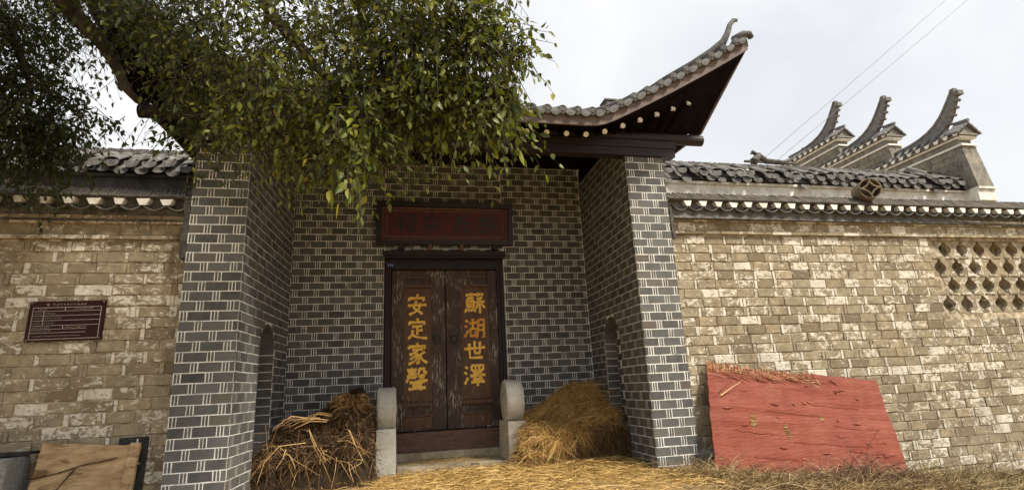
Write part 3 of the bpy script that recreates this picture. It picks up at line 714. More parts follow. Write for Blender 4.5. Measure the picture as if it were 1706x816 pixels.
# ------------------------------------------------------------------ wing walls
YW = .18
def wing_wall(name, x0, x1, ztop, course, label, seg_dx, lattice=None, taper=0.0):
    """ztop: underside of the cornice"""
    root = thing(name, ((x0 + x1) / 2, YW, 0), label, 'wall')
    bs = BrickSet(root, TAN_UNITS, M_TBJ, .07)
    core = MB()
    zl = -.75
    if lattice:
        lx, lz0, lz1 = lattice
        core.box(x0, lx, YW + .006, YW + .36, zl, ztop); core.box(lx, x1, YW + .006, YW + .36, zl, lz0); core.box(lx, x1, YW + .34, YW + .36, lz0, ztop)
        core.box(lx, x1, YW + .006, YW + .34, lz1, ztop)
    else: core.box(x0, x1, YW + .006, YW + .36, zl, ztop)
    core.build('wall_core', M_TM, root)
    O = (x0, YW, 0); z = ztop - .02; row = 0
    while z > zl + .1:
        z1, z0 = z - .006, z - course + .006; x = -R.uniform(0, .38)
        while x < x1 - x0:
            w = R.uniform(.285, .355); nh = R.choice((0, 0, 1, 1, 1, 2)); jt = R.uniform(.008, .016)
            if not lattice and R.random() < .25: w += .05
            lim = x1 - x0
            items = [(x, w, False)]; q = x + w + jt
            for _ in range(nh): items.append((q, R.uniform(.03, .055), True)); q += items[-1][1] + jt * .7
            for (a, ww, sm) in items:
                a0, a1 = max(a, 0.01), min(a + ww, lim)
                if lattice and z1 > lattice[1] - .01:
                    a1 = min(a1, lattice[0] - x0)
                if a1 - a0 < .02: continue
                dz = R.uniform(-.004, .004)
                bs.brick(root, O, (1, 0), a0, a1, z0 + dz + (R.uniform(0, .012) if R.random() < .2 else 0), z1 + dz, R.uniform(.002, .016), sm or a1 - a0 < .1, R.uniform(-.012, .012))
            x = q
        z -= course; row += 1
    # cornice: thin course, brick band, two thin courses
    def band(za, zb, pr, lw, nm):
        x = -R.uniform(0, lw * .8)
        while x < x1 - x0:
            w = lw * R.uniform(.8, 1.15); a0, a1 = max(x, .0), min(x + w, x1 - x0)
            if a1 - a0 > .05: bs.brick(root, O, (1, 0), a0, a1, za, zb, pr + R.uniform(-.004, .004), zb - za < .07)
            x += w + R.uniform(.006, .014)
    band(ztop + .004, ztop + .052, .055, .33, 0); band(ztop + .058, ztop + .205, .03, .33, 0); band(ztop + .212, ztop + .258, .065, .34, 0); band(ztop + .268, ztop + .312, .10, .36, 0)
    cb = MB(); cb.box(x0, x1, YW - .02, YW + .36, ztop + .003, ztop + .33); cb.build('cornice_core', M_TM, root)
    bs.finish(300)
    # eave of hanging tiles with lime plugs
    zd = ztop + .43; p = .284; n = int((x1 - x0) / p)
    t = MB(); S = 8
    prof = [(-p / 2 + p * i / S, -.075 * math.sin(math.pi * i / S) ** .8) for i in range(S + 1)]
    pts = []
    for (yy, dz) in ((YW - .20, 0), (YW + .1, .06)):
        pts += [(a, yy, b + dz) for a, b in prof] + [(a, yy, b + dz + .016) for a, b in prof]
    k = S + 1; fs = []
    for i in range(S):
        fs += [(i, i + 1, k + i + 1, k + i), (i, 2 * k + i, 2 * k + i + 1, i + 1), (k + i, k + i + 1, 3 * k + i + 1, 3 * k + i)]
    t.add(pts, fs); me_t = t.mesh('hanging_tile', M_TILE2)
    t = MB(); t.hexa([(-.036, YW - .203, .004), (.036, YW - .203, .004), (.074, YW - .199, .092), (-.074, YW - .199, .092)], [(-.036, YW + .1, .06), (.036, YW + .1, .06), (.086, YW + .1, .096), (-.086, YW + .1, .096)]); me_p = t.mesh('lime_plug', M_PLAST)
    # dark hood of each gap between plugs
    t = MB(); S2 = 6; ap = [(-.08 + .16 * i / S2, .097 - .006 * abs(i / S2 - .5) * 2) for i in range(S2 + 1)]
    a_ = [(x_, YW - .19, z_) for x_, z_ in ap] + [(.10, YW - .19, .109), (-.10, YW - .19, .109)]
    t.hexa(a_, [(x_, y_ + .25, z_) for x_, y_, z_ in a_]); me_h = t.mesh('cover_tile', M_TILE2)
    for i in range(n + 1):
        x = (x1 if seg_dx < 0 else x0) + seg_dx * 0 + (-(i + .45) * p if seg_dx < 0 else (i + .62) * p)
        if x < x0 + .1 or x > x1 - .1: continue
        j = lambda s: R.uniform(-s, s)
        place('hanging_tile', me_t, (x, 0, zd + j(.006)), root, rot=(j(.03), j(.03), j(.02)))
        place('cover_tile', me_h, (x + p / 2, 0, zd + j(.004)), root, rot=(0, j(.02), 0))
        if x + p / 2 < x1 - .05: place('lime_plug', me_p, (x + p / 2 + j(.006), 0, zd + j(.006)), root, rot=(0, j(.05), 0), scale=(1 + j(.15), 1, 1 + j(.08)))
    # coping: sloping bed and a stack of leaning tiles
    zc = zd + .110
    b = MB(); b.hexa([(x0, YW - .20, zc), (x0, YW + .30, zc), (x0, YW + .28, zc + .195), (x0, YW + .05, zc + .195)], [(x1, YW - .20, zc), (x1, YW + .30, zc), (x1, YW + .28, zc + .195 + taper), (x1, YW + .05, zc + .195 + taper)])
    b.hexa([(x0, YW - .17, zc - .3), (x0, YW + .3, zc - .3), (x0, YW + .3, zc - .002), (x0, YW - .10, zc - .002)][::1], [(x1, YW - .17 + .1, zc - .3), (x1, YW + .3, zc - .3), (x1, YW + .3, zc - .002), (x1, YW - .10, zc - .002)])
    b.build('coping_bed', M_TILE2, root)
    b = MB(); x = x0 + .02
    while x < x1 - .05:
        w = R.uniform(.016, .026); f = (x - x0) / (x1 - x0); hz = zc + .20 + taper * f + R.uniform(-.008, .01); ln = .06
        b.hexa([(x, YW - .215, zc + .012), (x + w, YW - .215, zc + .012), (x + w - ln, YW + .03, hz), (x - ln, YW + .03, hz)], [(x, YW - .18, zc - .004), (x + w, YW - .18, zc - .004), (x + w - ln, YW + .26, hz - .03), (x - ln, YW + .26, hz - .03)])
        x += w + R.uniform(.006, .02)
    b.build('coping_tiles', M_STACK, root, kind='stuff')
    if lattice:
        # petal-shaped openings in staggered rows, each in its own block
        nrow = 4; hh = (lz1 - lz0) / nrow; ww = .40
        def block(hw, half=False):
            m_ = MB(); S = 9; W2 = ww / 2; H2 = hh / 2
            top = [(-hw * .30, H2 * .86), ]
            # stepped petal outline, clockwise from the top
            out = [(0, .96), (.2, .92), (.34, .62), (.78, .36), (1, .06), (.84, -.26), (.46, -.58), (.28, -.86), (0, -.93)]
            outline = [(a * hw, b * H2) for a, b in out] + [(-a * hw, b * H2) for a, b in out[-2:0:-1]]
            kN = len(outline); rim = []
            for (a, b) in outline:
                an = math.atan2(b / H2, a / W2); c, s = math.cos(an), math.sin(an); f = 1 / max(abs(c), abs(s)); rim.append((c * f * W2, s * f * H2))
            dp = .09
            v = [(a, 0, b) for a, b in outline] + [(a, 0, b) for a, b in rim] + [(a, dp, b) for a, b in outline]
            fs = []
            for i in range(kN):
                j = (i + 1) % kN
                fs += [(i, kN + i, kN + j, j), (i, j, 2 * kN + j, 2 * kN + i)]
            m_.add(v, fs)
            cor = [(W2, H2), (-W2, H2), (-W2, -H2), (W2, -H2)]
            for (a, b) in cor:   # fill the corners left by the radial rim
                ns = [i for i in range(kN) if rim[i][0] * a > 0 and rim[i][1] * b > 0]
                side = [kN + i for i in ns if abs(abs(rim[i][0]) - W2) < 1e-6]; up = [kN + i for i in ns if abs(abs(rim[i][1]) - H2) < 1e-6]
                if side and up:
                    i1 = max(side, key=lambda q_: abs(rim[q_ - kN][1])); i2 = max(up, key=lambda q_: abs(rim[q_ - kN][0])); base = len(m_.v)
                    m_.v.append((a, 0, b)); m_.r.append(.5); m_.f.append((base, i1, i2))
            return m_.mesh('lattice_block', M_TB)
        mesh_a = [block(.148), block(.138), block(.155)]
        for r_ in range(nrow):
            zc_ = lz1 - hh * (r_ + .5); xx = lx + (.22 if r_ % 2 == 0 else .02) + .05
            while xx < x1 - .2:
                place('lattice_block', R.choice(mesh_a), (xx + ww / 2 - .05, YW + .045 + R.uniform(-.003, .003), zc_), root)
                xx += ww
            f = MB(); f.box(lx, lx + (.22 if r_ % 2 == 0 else .02), YW + .046, YW + .13, zc_ - hh / 2, zc_ + hh / 2); f.build('lattice_filler', M_TM, root)
            # thin brick courses lying between and across the blocks
            f = MB(); xx = lx + .01
            for k_ in range(3):
                zz = zc_ + hh * (-.42 + .42 * k_); xx = lx + R.uniform(0, .2)
                while xx < x1 - .1:
                    L = R.uniform(.12, .25); nearest = ((xx + L / 2 - (lx + (.22 if r_ % 2 == 0 else .02)) - ww / 2) % ww); 
                    if k_ == 0 or abs(nearest - 0) > .13 + L / 2 and abs(nearest - ww) > .13 + L / 2: f.box(xx, xx + L, YW + .030, YW + .06, zz - .018, zz + .018)
                    xx += L + R.uniform(.03, .12)
            f.build('lattice_course', M_TBJ, root, kind='stuff')
    return root
wing_wall('brick_wall', -6.6, XL0 - .02, 3.432, .145, 'shaded brown brick wall left of the gatehouse with white plugged tile eave', -1)
wing_wall('brick_wall', XR1 + .03, 17.0, 3.61, .150, 'pale tan brick wall right of the gatehouse with pierced petal openings', 1, lattice=(11.62, 2.20, 3.56), taper=.04)
# mortar smears where the walls meet the piers
for (xa, xb, za, zb, nm) in ((XR1 + .002, XR1 + .11, 3.50, 4.03, 'r'), (XL0 - .13, XL0 - .002, 3.15, 3.95, 'l')):
    mb = MB(); pts = []
    n = 10
    for i in range(n + 1):
        z = za + (zb - za) * i / n; wv = (xb - xa) * (.55 + .4 * nz3(0, 0, z, 5)); 
        pts.append(((xa, xa + wv) if nm == 'r' else (xb - wv, xb), z))
    for (a, z0), (b, z1) in zip(pts, pts[1:]):
        mb.hexa([(a[0], -.015, z0), (a[1], .0, z0), (b[1], .0, z1), (b[0], -.015, z1)], [(a[0], .16, z0), (a[1], .16, z0), (b[1], .16, z1), (b[0], .16, z1)])
    mb.build('mortar_fillet', mat_simple('grey_mortar_' + nm, (.035, .033, .03), (.09, .085, .075), 8, .95, .8), gate)

# ------------------------------------------------------------------ hall behind: front wall with tiled eave
M_PLAST_SHADE = mat_simple('shaded_plaster', (.035, .032, .028), (.12, .11, .095), 5, .9, .4, pos=(.3, .75), stretch=(1, 1, .5))  # plaster of the left frieze with the shade put into its colour
def hall_wall(x0, x1, zt, label, ridge_rise, pm=None):
    pm = pm or M_PLAST
    root = thing('hall_wall', ((x0 + x1) / 2, 2.55, 0), label, 'wall', None)
    b = MB(); b.box(x0, x1, 2.30, 2.95, -.7, zt + .12); b.build('wall_body', pm, root)
    b = MB(); b.box(x0, x1, 2.20, 2.298, zt - .20, zt + .055); b.box(x0, x1, 2.15, 2.297, zt + .06, zt + .115); b.build('frieze_moulding', pm, root)
    p = .283; n = int((x1 - x0) / p); sl = .62
    def tongue(y, z, w, h, r0):
        t = MB(); pts = [(-w, 0)] + [(-w * math.cos(math.pi * i / 8) * 1.0, -h * (.35 + .65 * math.sin(math.pi * i / 8))) for i in range(9)] + [(w, 0)]
        front = [(a, y + .02 * (b / h), z + b) for a, b in pts]
        t.hexa(front, [(a, b_ + .022, c + .006) for a, b_, c in front])
        S = 8; v = []
        for (yy, zz) in ((y + .005, z), (y + .5, z + .5 * sl)):
            v += [(-w * math.cos(math.pi * i / S), yy, zz + r0 * math.sin(math.pi * i / S)) for i in range(S + 1)]
        t.add(v, [(i, i + 1, S + 2 + i, S + 1 + i) for i in range(S)]); return t
    me_c = tongue(2.02, 0, .106, .125, .06).mesh('cover_tile', M_TILE2); me_d = tongue(2.06, 0, .108, .115, -.05).mesh('drip_tile', M_TILE2)
    for i in range(n):
        x = x0 + .14 + i * p; j = lambda s: R.uniform(-s, s) * (3.2 if R.random() < .07 else .8)
        if abs(x - (x1 + x0) / 2) > 8.6: continue
        place('cover_tile', me_c, (x, 0, zt + .325 + j(.012)), root, rot=(j(.02), j(.06), j(.03)))
        place('drip_tile', me_d, (x + p / 2, 0, zt + .20 + j(.012)), root, rot=(j(.02), j(.06), j(.03)))
    b = MB(); b.hexa([(x0, 2.13, zt + .16), (x0, 2.9, zt + .14), (x0, 2.7, zt + .60), (x0, 2.55, zt + .60)], [(x1, 2.13, zt + .16), (x1, 2.9, zt + .14), (x1, 2.7, zt + .60), (x1, 2.55, zt + .60)]); b.build('eave_bed', M_TILE2, root)
    b = MB(); b.box(x0, x1, 2.54, 2.72, zt + .58, zt + .64); b.build('ridge_bed', M_PLAST, root)
    b = MB(); x = x0
    while x < x1 - .1:
        w = R.uniform(.02, .032); h = zt + .64 + ridge_rise + R.uniform(-.012, .012); ln = .05
        b.hexa([(x, 2.52, zt + .642), (x + w, 2.52, zt + .642), (x + w + ln, 2.54, h), (x + ln, 2.54, h)], [(x, 2.74, zt + .642), (x + w, 2.74, zt + .642), (x + w + ln, 2.72, h), (x + ln, 2.72, h)])
        x += w + R.uniform(.004, .014)
    b.build('ridge_tiles', M_TILE2, root, kind='stuff')
    return root
hall_wall(-8.5, -.5, 5.03, 'shade-darkened plaster frieze and sagging tiled eave of the hall behind the shaded left wall', .10, M_PLAST_SHADE)
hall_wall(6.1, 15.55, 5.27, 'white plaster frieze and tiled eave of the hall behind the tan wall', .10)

# ------------------------------------------------------------------ stepped gable with horn ridges
gw = thing('stepped_gable', (15.75, 4, 0), 'stepped grey gable wall with three upswept tiled horns beyond the tan wall', 'gable wall')
XG = 15.6
def gable_step(dy, dz, first):
    """one step of the gable: pier end to the front, tiled ridge on top that sweeps up into a horn"""
    y0, y1, zw = 1.98 + dy, 4.25 + dy, 6.50 + dz; xa, xb = XG, XG + .42
    b = MB(); b.box(xa, xb, y0 + .08, y1, -.7 if first else zw - 1.6, zw + .3); b.build('wall_step', M_STONE3, gw)
    bb = MB(); z = zw - .01
    while z > zw - 1.35:
        bb.box(xa - .012, xa + .2, y0, y0 + .085, z - .16, z - .012); bb.box(xa + .212, xb + .012, y0, y0 + .085, z - .16, z - .012)
        y = y0 + .097 + R.uniform(0, .15)
        while y < y1 - .1:
            L = R.uniform(.28, .36); bb.box(xa - .012 + R.uniform(-.004, .004), xa + .05, y, min(y + L, y1), z - .16, z - .012); y += L + .014
        z -= .172
    bb.build('flank_brick', M_GABJ, gw, kind='stuff')
    # the pier flares out a little towards its foot
    c = MB(); c.hexa([(xa - .02, y0 - .14, zw - 1.12), (xb + .03, y0 - .14, zw - 1.12), (xb + .03, y0 + .1, zw - 1.12), (xa - .02, y0 + .1, zw - 1.12)], [(xa - .014, y0 - .014, zw - .18), (xb + .014, y0 - .014, zw - .18), (xb + .014, y0 + .1, zw - .18), (xa - .014, y0 + .1, zw - .18)])
    c.build('pier_skirt', M_GABJ, gw)
    for (z, pr, h, mt) in ((zw + .0, .035, .05, M_PLAST), (zw + .20, .05, .05, M_PLAST), (zw + .262, .085, .05, M_STONE3)):
        c = MB(); c.box(xa - pr, xb + pr, y0 - pr, y1, z, z + h); c.build('string_course', mt, gw)
    for s in (-1, 1):       # tile slopes either side of the ridge
        c = MB(); xo = XG + .21 + s * .32; z = zw + .325
        c.hexa([(xo, y0 - .1, z), (XG + .21, y0 - .1, z + .24), (XG + .21, y0 - .1, z + .19), (xo, y0 - .1, z - .01)], [(xo, y1, z), (XG + .21, y1, z + .24), (XG + .21, y1, z + .19), (xo, y1, z - .01)])
        c.build('tile_slope', M_GTILE, gw)
    y = y0
    while y < y1:
        z = zw + .335; c = MB()
        c.hexa([(XG - .125, y - .075, z), (XG - .125, y + .075, z), (XG - .135, y + .03, z - .09), (XG - .135, y - .03, z - .09)], [(XG - .10, y - .075, z), (XG - .10, y + .075, z), (XG - .11, y + .03, z - .09), (XG - .11, y - .03, z - .09)])
        c.build('drip_tile', M_PLAST, gw); c = MB(); c.tube([(XG - .12, y + .12, z + .02), (XG + .2, y + .12, z + .27)], .045, 6); c.build('gable_tile', M_GTILE, gw); y += .25
    # little roof over the pier front
    c = MB(); ya, z = y0 - .13, zw + .30
    for s in (-1, 1):
        for k_ in range(3):
            f0, f1 = k_ / 3, (k_ + 1) / 3 + .08; w0, w1 = .34 * f0, .34 * f1
            c.hexa([(XG + .21 + s * w0, ya + .01 * k_, z + .30 - .26 * f0 + .012), (XG + .21 + s * w1, ya + .01 * k_, z + .30 - .26 * f1 + .012), (XG + .21 + s * w1, ya + .01 * k_, z + .27 - .26 * f1), (XG + .21 + s * w0, ya + .01 * k_, z + .25 - .26 * f0)], [(XG + .21 + s * w0, y0 + .2, z + .36 - .26 * f0), (XG + .21 + s * w1, y0 + .2, z + .36 - .26 * f1), (XG + .21 + s * w1, y0 + .2, z + .32 - .26 * f1), (XG + .21 + s * w0, y0 + .2, z + .31 - .26 * f0)])
    c.tube([(XG + .21, ya - .02, z + .33), (XG + .21, y0 + .2, z + .38)], .045, 8); c.build('pier_cap', M_GTILE, gw)
    c = MB(); c.hexa([(xa - .03, y0 - .06, zw + .31), (xb + .03, y0 - .06, zw + .31), (XG + .21, y0 - .06, zw + .53)], [(xa - .03, y0 + .1, zw + .31), (xb + .03, y0 + .1, zw + .31), (XG + .21, y0 + .1, zw + .53)]); c.build('pier_gable', M_STONE3, gw)
    # horn
    top = [(4.25, 7.10), (3.75, 7.08), (3.36, 7.10), (3.05, 7.145), (2.81, 7.215), (2.60, 7.32), (2.42, 7.46), (2.27, 7.62), (2.15, 7.77), (2.05, 7.90), (1.99, 7.99)]
    bot = [(4.25, 6.9), (3.75, 6.9), (3.36, 6.9), (3.05, 6.9), (2.81, 6.94), (2.60, 7.02), (2.40, 7.14), (2.23, 7.30), (2.10, 7.48), (2.0, 7.68), (1.92, 7.88)]
    c = MB(); prv = None; n = len(top)
    for i in range(n):
        w = .085 - .025 * i / (n - 1); (ya, za), (yb, zb) = top[i], bot[i]
        q = [(XG + .21 - w, yb + dy, zb + dz), (XG + .21 + w, yb + dy, zb + dz), (XG + .21 + w, ya + dy, za + dz), (XG + .21 - w, ya + dy, za + dz)]
        if prv: c.hexa(prv, q)
        prv = q
    c.build('horn_ridge', M_GTILE, gw)
    c = MB(); prv = None
    for i in range(n):
        (ya, za) = top[i]; w = .105 - .03 * i / (n - 1); q = [(XG + .21 - w, ya + dy, za + dz + .002), (XG + .21 + w, ya + dy, za + dz + .002), (XG + .21 + w, ya + dy + .02, za + dz + .055), (XG + .21 - w, ya + dy + .02, za + dz + .055)]
        if prv: c.hexa(prv, q)
        prv = q
    c.build('horn_cap', M_GTILE, gw)
    c = MB()
    for (yb, zb) in ((2.27, 7.24), (2.14, 7.42), (2.04, 7.58), (1.96, 7.74)): c.tube([(XG + .13, yb + dy - .01, zb + dz), (XG + .29, yb + dy - .01, zb + dz)], .042, 8)
    c.build('horn_scallop', M_GTILE, gw, kind='stuff')
    c = MB(); c.box(XG + .12, XG + .30, 1.82 + dy, 1.95 + dy, 7.84 + dz, 7.95 + dz); c.box(XG + .15, XG + .27, 1.93 + dy, 2.04 + dy, 7.96 + dz, 8.06 + dz); c.build('horn_tip', M_GTILE, gw)
M_GTILE = mat_simple('hazed_gable_tile', (.095, .093, .09), (.21, .205, .195), 9, .9, .5, pos=(.3, .7))  # lighter grey than the other tiles: haze put into the colour
M_STONE3 = mat_simple('grey_plaster', (.10, .096, .085), (.27, .255, .22), 4, .9, .5, pos=(.3, .7))
M_GABJ = mat_simple('gable_brick', (.09, .083, .07), (.28, .255, .205), 6, .9, .5, pos=(.3, .7))
gable_step(0, 0, True); gable_step(1.86, .86, False); gable_step(3.48, 1.60, False)
b = MB(); b.box(XG - .06, XG + .49, 1.86, 2.29, 5.05, 5.325); b.box(XG - .05, XG + .48, 1.82, 2.29, 5.33, 5.385); b.build('pier_plinth', M_PLAST, gw)

# ridge ornament on the hall and lattice pipe on the coping
orn = MB(); ox, oy, oz = 10.25, 2.62, 6.02
orn.tube([(ox - .02, oy, oz - .1), (ox - .05, oy, oz + .12), (ox + .10, oy, oz + .24), (ox + .28, oy, oz + .12), (ox + .75, oy, oz + .10), (ox + 1.0, oy, oz + .22)], [.05, .10, .09, .07, .06, .03], 8)
orn.box(ox - .30, ox + 1.1, oy - .03, oy + .03, oz + .075, oz + .115); orn.tube([(ox - .18, oy, oz - .12), (ox - .12, oy, oz + .08)], .02, 6); orn.tube([(ox - .06, oy, oz - .12), (ox - .12, oy, oz + .08)], .02, 6)
orn.tube([(ox + .08, oy, oz + .26), (ox - .06, oy, oz + .34), (ox - .1, oy, oz + .28)], [.05, .045, .02], 6)
tag(orn.build('ridge_ornament', M_TILE2), 'small grey beast shaped ornament lying on the hall ridge below the cables', 'ornament')
fin = MB(); fy, fz = 7.0, 8.2
fin.tube([(XG + .2, 7.1, 8.3), (XG + .2, 7.1, 8.65)], .07, 8); fin.tube([(XG + .2, 6.9, 8.62), (XG + .2, 7.1, 8.74), (XG + .2, 7.3, 8.62)], [.05, .08, .05], 8); fin.tube([(XG + .2, 6.95, 8.5), (XG + .2, 7.25, 8.5)], .05, 8)
tag(fin.build('ridge_finial', M_TILE2), 'small three lobed tile finial at the low end of the farthest horn', 'finial')
lp = thing('lattice_pipe', (10.36, .12, 4.45), 'round terracotta pipe end with coin lattice lying on the right wall coping', 'pipe')
R_ = .19; dirp = Vector((-.42, -1, 0)).normalized(); c0 = Vector((10.30, -.12, 4.43)); cb = c0 - dirp * .34
sx = Vector((-dirp.y, dirp.x, 0)); sz = Vector((0, 0, 1))
b = MB(); S = 24; v = []
for (c, r) in ((c0, R_), (cb, R_), (cb, R_ - .02), (c0, R_ - .02)):
    v += [c + (sx * math.cos(2 * math.pi * i / S) + sz * math.sin(2 * math.pi * i / S)) * r for i in range(S)]
b.add(v, [(k_ * S + i, k_ * S + (i + 1) % S, ((k_ + 1) % 4) * S + (i + 1) % S, ((k_ + 1) % 4) * S + i) for k_ in range(4) for i in range(S)])
M_TERR = mat_simple('weathered_terracotta', (.11, .085, .055), (.24, .19, .12), 9, .85, .4)
M_HOLE = mat_simple('hole_shade', (.03, .024, .018), (.07, .055, .04), 8, .9, .3)
b.build('pipe_body', M_TERR, lp)
b = MB(); b.tube([cb + dirp * .2, cb + dirp * .21], R_ - .021, 20); b.build('hole_shade_disc', M_HOLE, lp)  # dark disc paints the shade deep inside the pipe
b = MB()
for k_ in range(4):     # four arcs that make the coin
    a0 = math.pi / 2 * k_ + math.pi / 4; cc = c0 + (sx * math.cos(a0) + sz * math.sin(a0)) * (R_ * 1.28)
    pts = []
    for i in range(9):
        an = a0 + math.pi + (-.84 + 1.68 * i / 8); pts.append(cc + (sx * math.cos(an) + sz * math.sin(an)) * R_ * .90 + dirp * .004)
    b.tube([p for p in pts if (p - c0).length < R_ * 1.02], .016, 5)
b.build('coin_lattice', M_TERR, lp)
# cables
for (a, e, m_, lab) in ((Vector((10.40, 2.62, 6.15)), Vector((25.5, 2.0, 17.95)), .35, 'upper thin cable running up to the right over the horns'), (Vector((10.78, 2.62, 6.14)), Vector((26.5, 2.0, 17.85)), .25, 'lower thin cable running up to the right over the horns')):
    b = MB(); pts = []
    for i in range(13):
        t = i / 12; p = a.lerp(e, t); p.z -= m_ * math.sin(math.pi * t) * .4; pts.append(p)
    b.tube(pts, .0055, 5); tag(b.build('overhead_cable', M_WIRE), lab, 'cable', 'cables above the hall')

# ------------------------------------------------------------------ drum stones
def drum_stone(cx, ytop, label, zt):
    root = thing('drum_stone', (cx, 2.05, 0), label, 'drum stone', 'drum stones beside the door')
    hw = .152
    b = MB()
    a = [(cx - hw - .008, 1.70, -.06), (cx + hw + .008, 1.70, -.06), (cx + hw + .03, 2.52, -.06), (cx - hw - .03, 2.52, -.06)]
    t = [(cx - hw, 1.735, .735), (cx + hw, 1.735, .735), (cx + hw + .01, 2.5, .735), (cx - hw - .01, 2.5, .735)]
    b.hexa(a, t); bm_o = b.build('drum_base', M_STONE, root)
    # drum: disc with rounded rim, axis across the doorway
    rr = .355; cz = zt - rr; prof = [(-.155, rr * .90), (-.15, rr * .965), (-.13, rr * .992), (-.06, rr * 1.0), (.06, rr * 1.0), (.13, rr * .992), (.15, rr * .965), (.155, rr * .90)]
    b = MB(); S = 36; v = []
    for (px, r) in prof: v += [(cx + px, 2.075 + r * math.cos(2 * math.pi * i / S), cz + r * math.sin(2 * math.pi * i / S)) for i in range(S)]
    n = len(prof); f = [(k_ * S + i, k_ * S + (i + 1) % S, (k_ + 1) * S + (i + 1) % S, (k_ + 1) * S + i) for k_ in range(n - 1) for i in range(S)]
    b.add(v, f); dr_ = b.build('drum', M_STONE, root, smooth=True); b = MB()
    for s in (-1, 1):
        for (r, d0) in ((rr * .905, .148), (rr * .55, .162), (rr * .2, .172)):
            b.hexa([(cx + s * d0, 2.075 + r * math.cos(2 * math.pi * i / S), cz + r * math.sin(2 * math.pi * i / S)) for i in range(S)], [(cx + s * (d0 - .02), 2.075 + r * math.cos(2 * math.pi * i / S), cz + r * math.sin(2 * math.pi * i / S)) for i in range(S)])
    b.build('drum_face', M_STONE, root)
    b = MB()
    for s in (-1, 1):
        for i in range(60):
            an = math.pi * 1.25 * i / 59 - .1 + math.pi * .5; y, z = 2.075 + (rr + .002) * math.cos(an), cz + (rr + .002) * math.sin(an)
            if z > .74: b.box(cx + s * .112 - .006, cx + s * .112 + .006, y - .006, y + .006, z - .006, z + .006)
    b.build('drum_studs', M_STONE, root, kind='stuff')
    return root
drum_stone(1.885, 1.7, 'pale round drum stone left of the door beside the dark stalk heap', 1.39)
drum_stone(4.045, 1.7, 'pale round drum stone right of the door beside the golden hay heap', 1.425)

# ------------------------------------------------------------------ heaps of stalks and hay
def heap_core(profile, y0, y1, zb, mat, name, parent, amp):
    """profile: list of (x, height) silhouette; cross-section rounded towards the front"""
    b = MB(); n = 26; mN = 12; v = []
    xs_ = [profile[0][0] + (profile[-1][0] - profile[0][0]) * i / n for i in range(n + 1)]
    def hgt(x):
        for (a, ha), (c, hc) in zip(profile, profile[1:]):
            if a <= x <= c: return ha + (hc - ha) * (x - a) / (c - a)
        return 0
    for x in xs_:
        h = hgt(x)
        for j in range(mN + 1):
            t = j / mN
            y = y0 + (y1 - y0) * t; z = zb + h * (min(1, (t * 1.02 + .0)) ** .38 if t < .999 else 1)
            k_ = amp * (nz3(x, y, z, 3) + .5 * nz3(x, y, z, 7)); v.append((x + k_, y - abs(k_) * .8, max(zb - .05, z + k_ * .7)))
    w = mN + 1
    b.add(v, [(i * w + j, (i + 1) * w + j, (i + 1) * w + j + 1, i * w + j + 1) for i in range(n) for j in range(mN)])
    o = b.build(name, mat, parent, smooth=True)
    return v, n, w
# dark stalk heap
sh = thing('stalk_heap', (.85, 1.5, .03), 'dark brown heap of dry stalks and leaves leaning left of the door', 'stalk heap')
prof = [(.02, .40), (.12, .70), (.35, .86), (.62, .95), (.82, 1.02), (1.0, 1.16), (1.18, 1.30), (1.35, 1.38), (1.46, 1.34), (1.56, 1.16), (1.64, .85), (1.70, .3)]
v, n_, w_ = heap_core(prof, 1.02, 2.2, .02, M_SCORE, 'heap_core', sh, .13)
b = MB(); lv = MB()
pick = lambda: Vector(v[R.randrange(n_ + 1) * w_ + R.randrange(0, w_ - 2)])
for i in range(8500):
    p = pick() + Vector((R.uniform(-.06, .06), R.uniform(-.10, .02), R.uniform(-.05, .06)))
    if p.x > 1.0 and p.z > .7: d = Vector((R.uniform(-.7, .7), R.uniform(-.8, .1), R.uniform(-.6, 1.0)))
    else: d = Vector((R.uniform(-.8, .8), R.uniform(-.8, .1), R.uniform(-1.3, .5)))
    b.strand(p, d, R.uniform(.06, .26), R.uniform(.003, .010), (R.uniform(-.4, .4), R.uniform(-.3, .1), R.uniform(-.8, .1)))
for i in range(4200):   # shrivelled leaves
    p = pick() + Vector((R.uniform(-.05, .05), R.uniform(-.08, .02), R.uniform(-.04, .05)))
    lv.strand(p, (R.uniform(-1, 1), R.uniform(-1, .2), R.uniform(-1, .6)), R.uniform(.03, .09), R.uniform(.015, .035), (R.uniform(-.6, .6), R.uniform(-.5, .3), R.uniform(-.8, .2)), 2, taper=.2)
b.build('stalks', M_STALK, sh, kind='stuff'); lv.build('dead_leaves', M_STALK, sh, kind='stuff')
for i in range(44):     # long pale stalks bent down over the front
    x = R.uniform(.05, 1.55); h = R.uniform(.35, .95) if x < .9 else R.uniform(.3, .85)
    p0 = Vector((x, R.uniform(.98, 1.15), h)); dx = R.gauss(0, .16); L = R.uniform(.25, .95) * h; kx = R.uniform(-.1, .1)
    pts = [p0, p0 + Vector((dx * .5 + kx, -.06, .02 - .05 * R.random())), p0 + Vector((dx * .9 + kx * .6, -.12 - .06 * R.random(), -.45 * L)), p0 + Vector((dx * 1.3 - kx, -.16 - R.random() * .1, -L))]
    w = R.uniform(.5, 1.15); q = MB(); q.tube(pts, [.0065 * w, .0055 * w, .0045 * w, .002], 5, rnd=R.random() ** 1.6); q.build('pale_stalk', M_PALE, sh)
for i in range(15):     # top sprays
    q = MB(); x = R.uniform(.35, .95); p0 = Vector((x + .25, 1.3 + R.uniform(-.15, .2), .98 + R.uniform(-.06, .05))); L = R.uniform(.25, .5)
    q.tube([p0, p0 + Vector((-L * .5, -.08, R.uniform(-.02, .06))), p0 + Vector((-L, -.16, R.uniform(-.14, .02)))], [.008, .007, .003], 5); q.build('pale_stalk', M_PALE, sh)
b = MB()
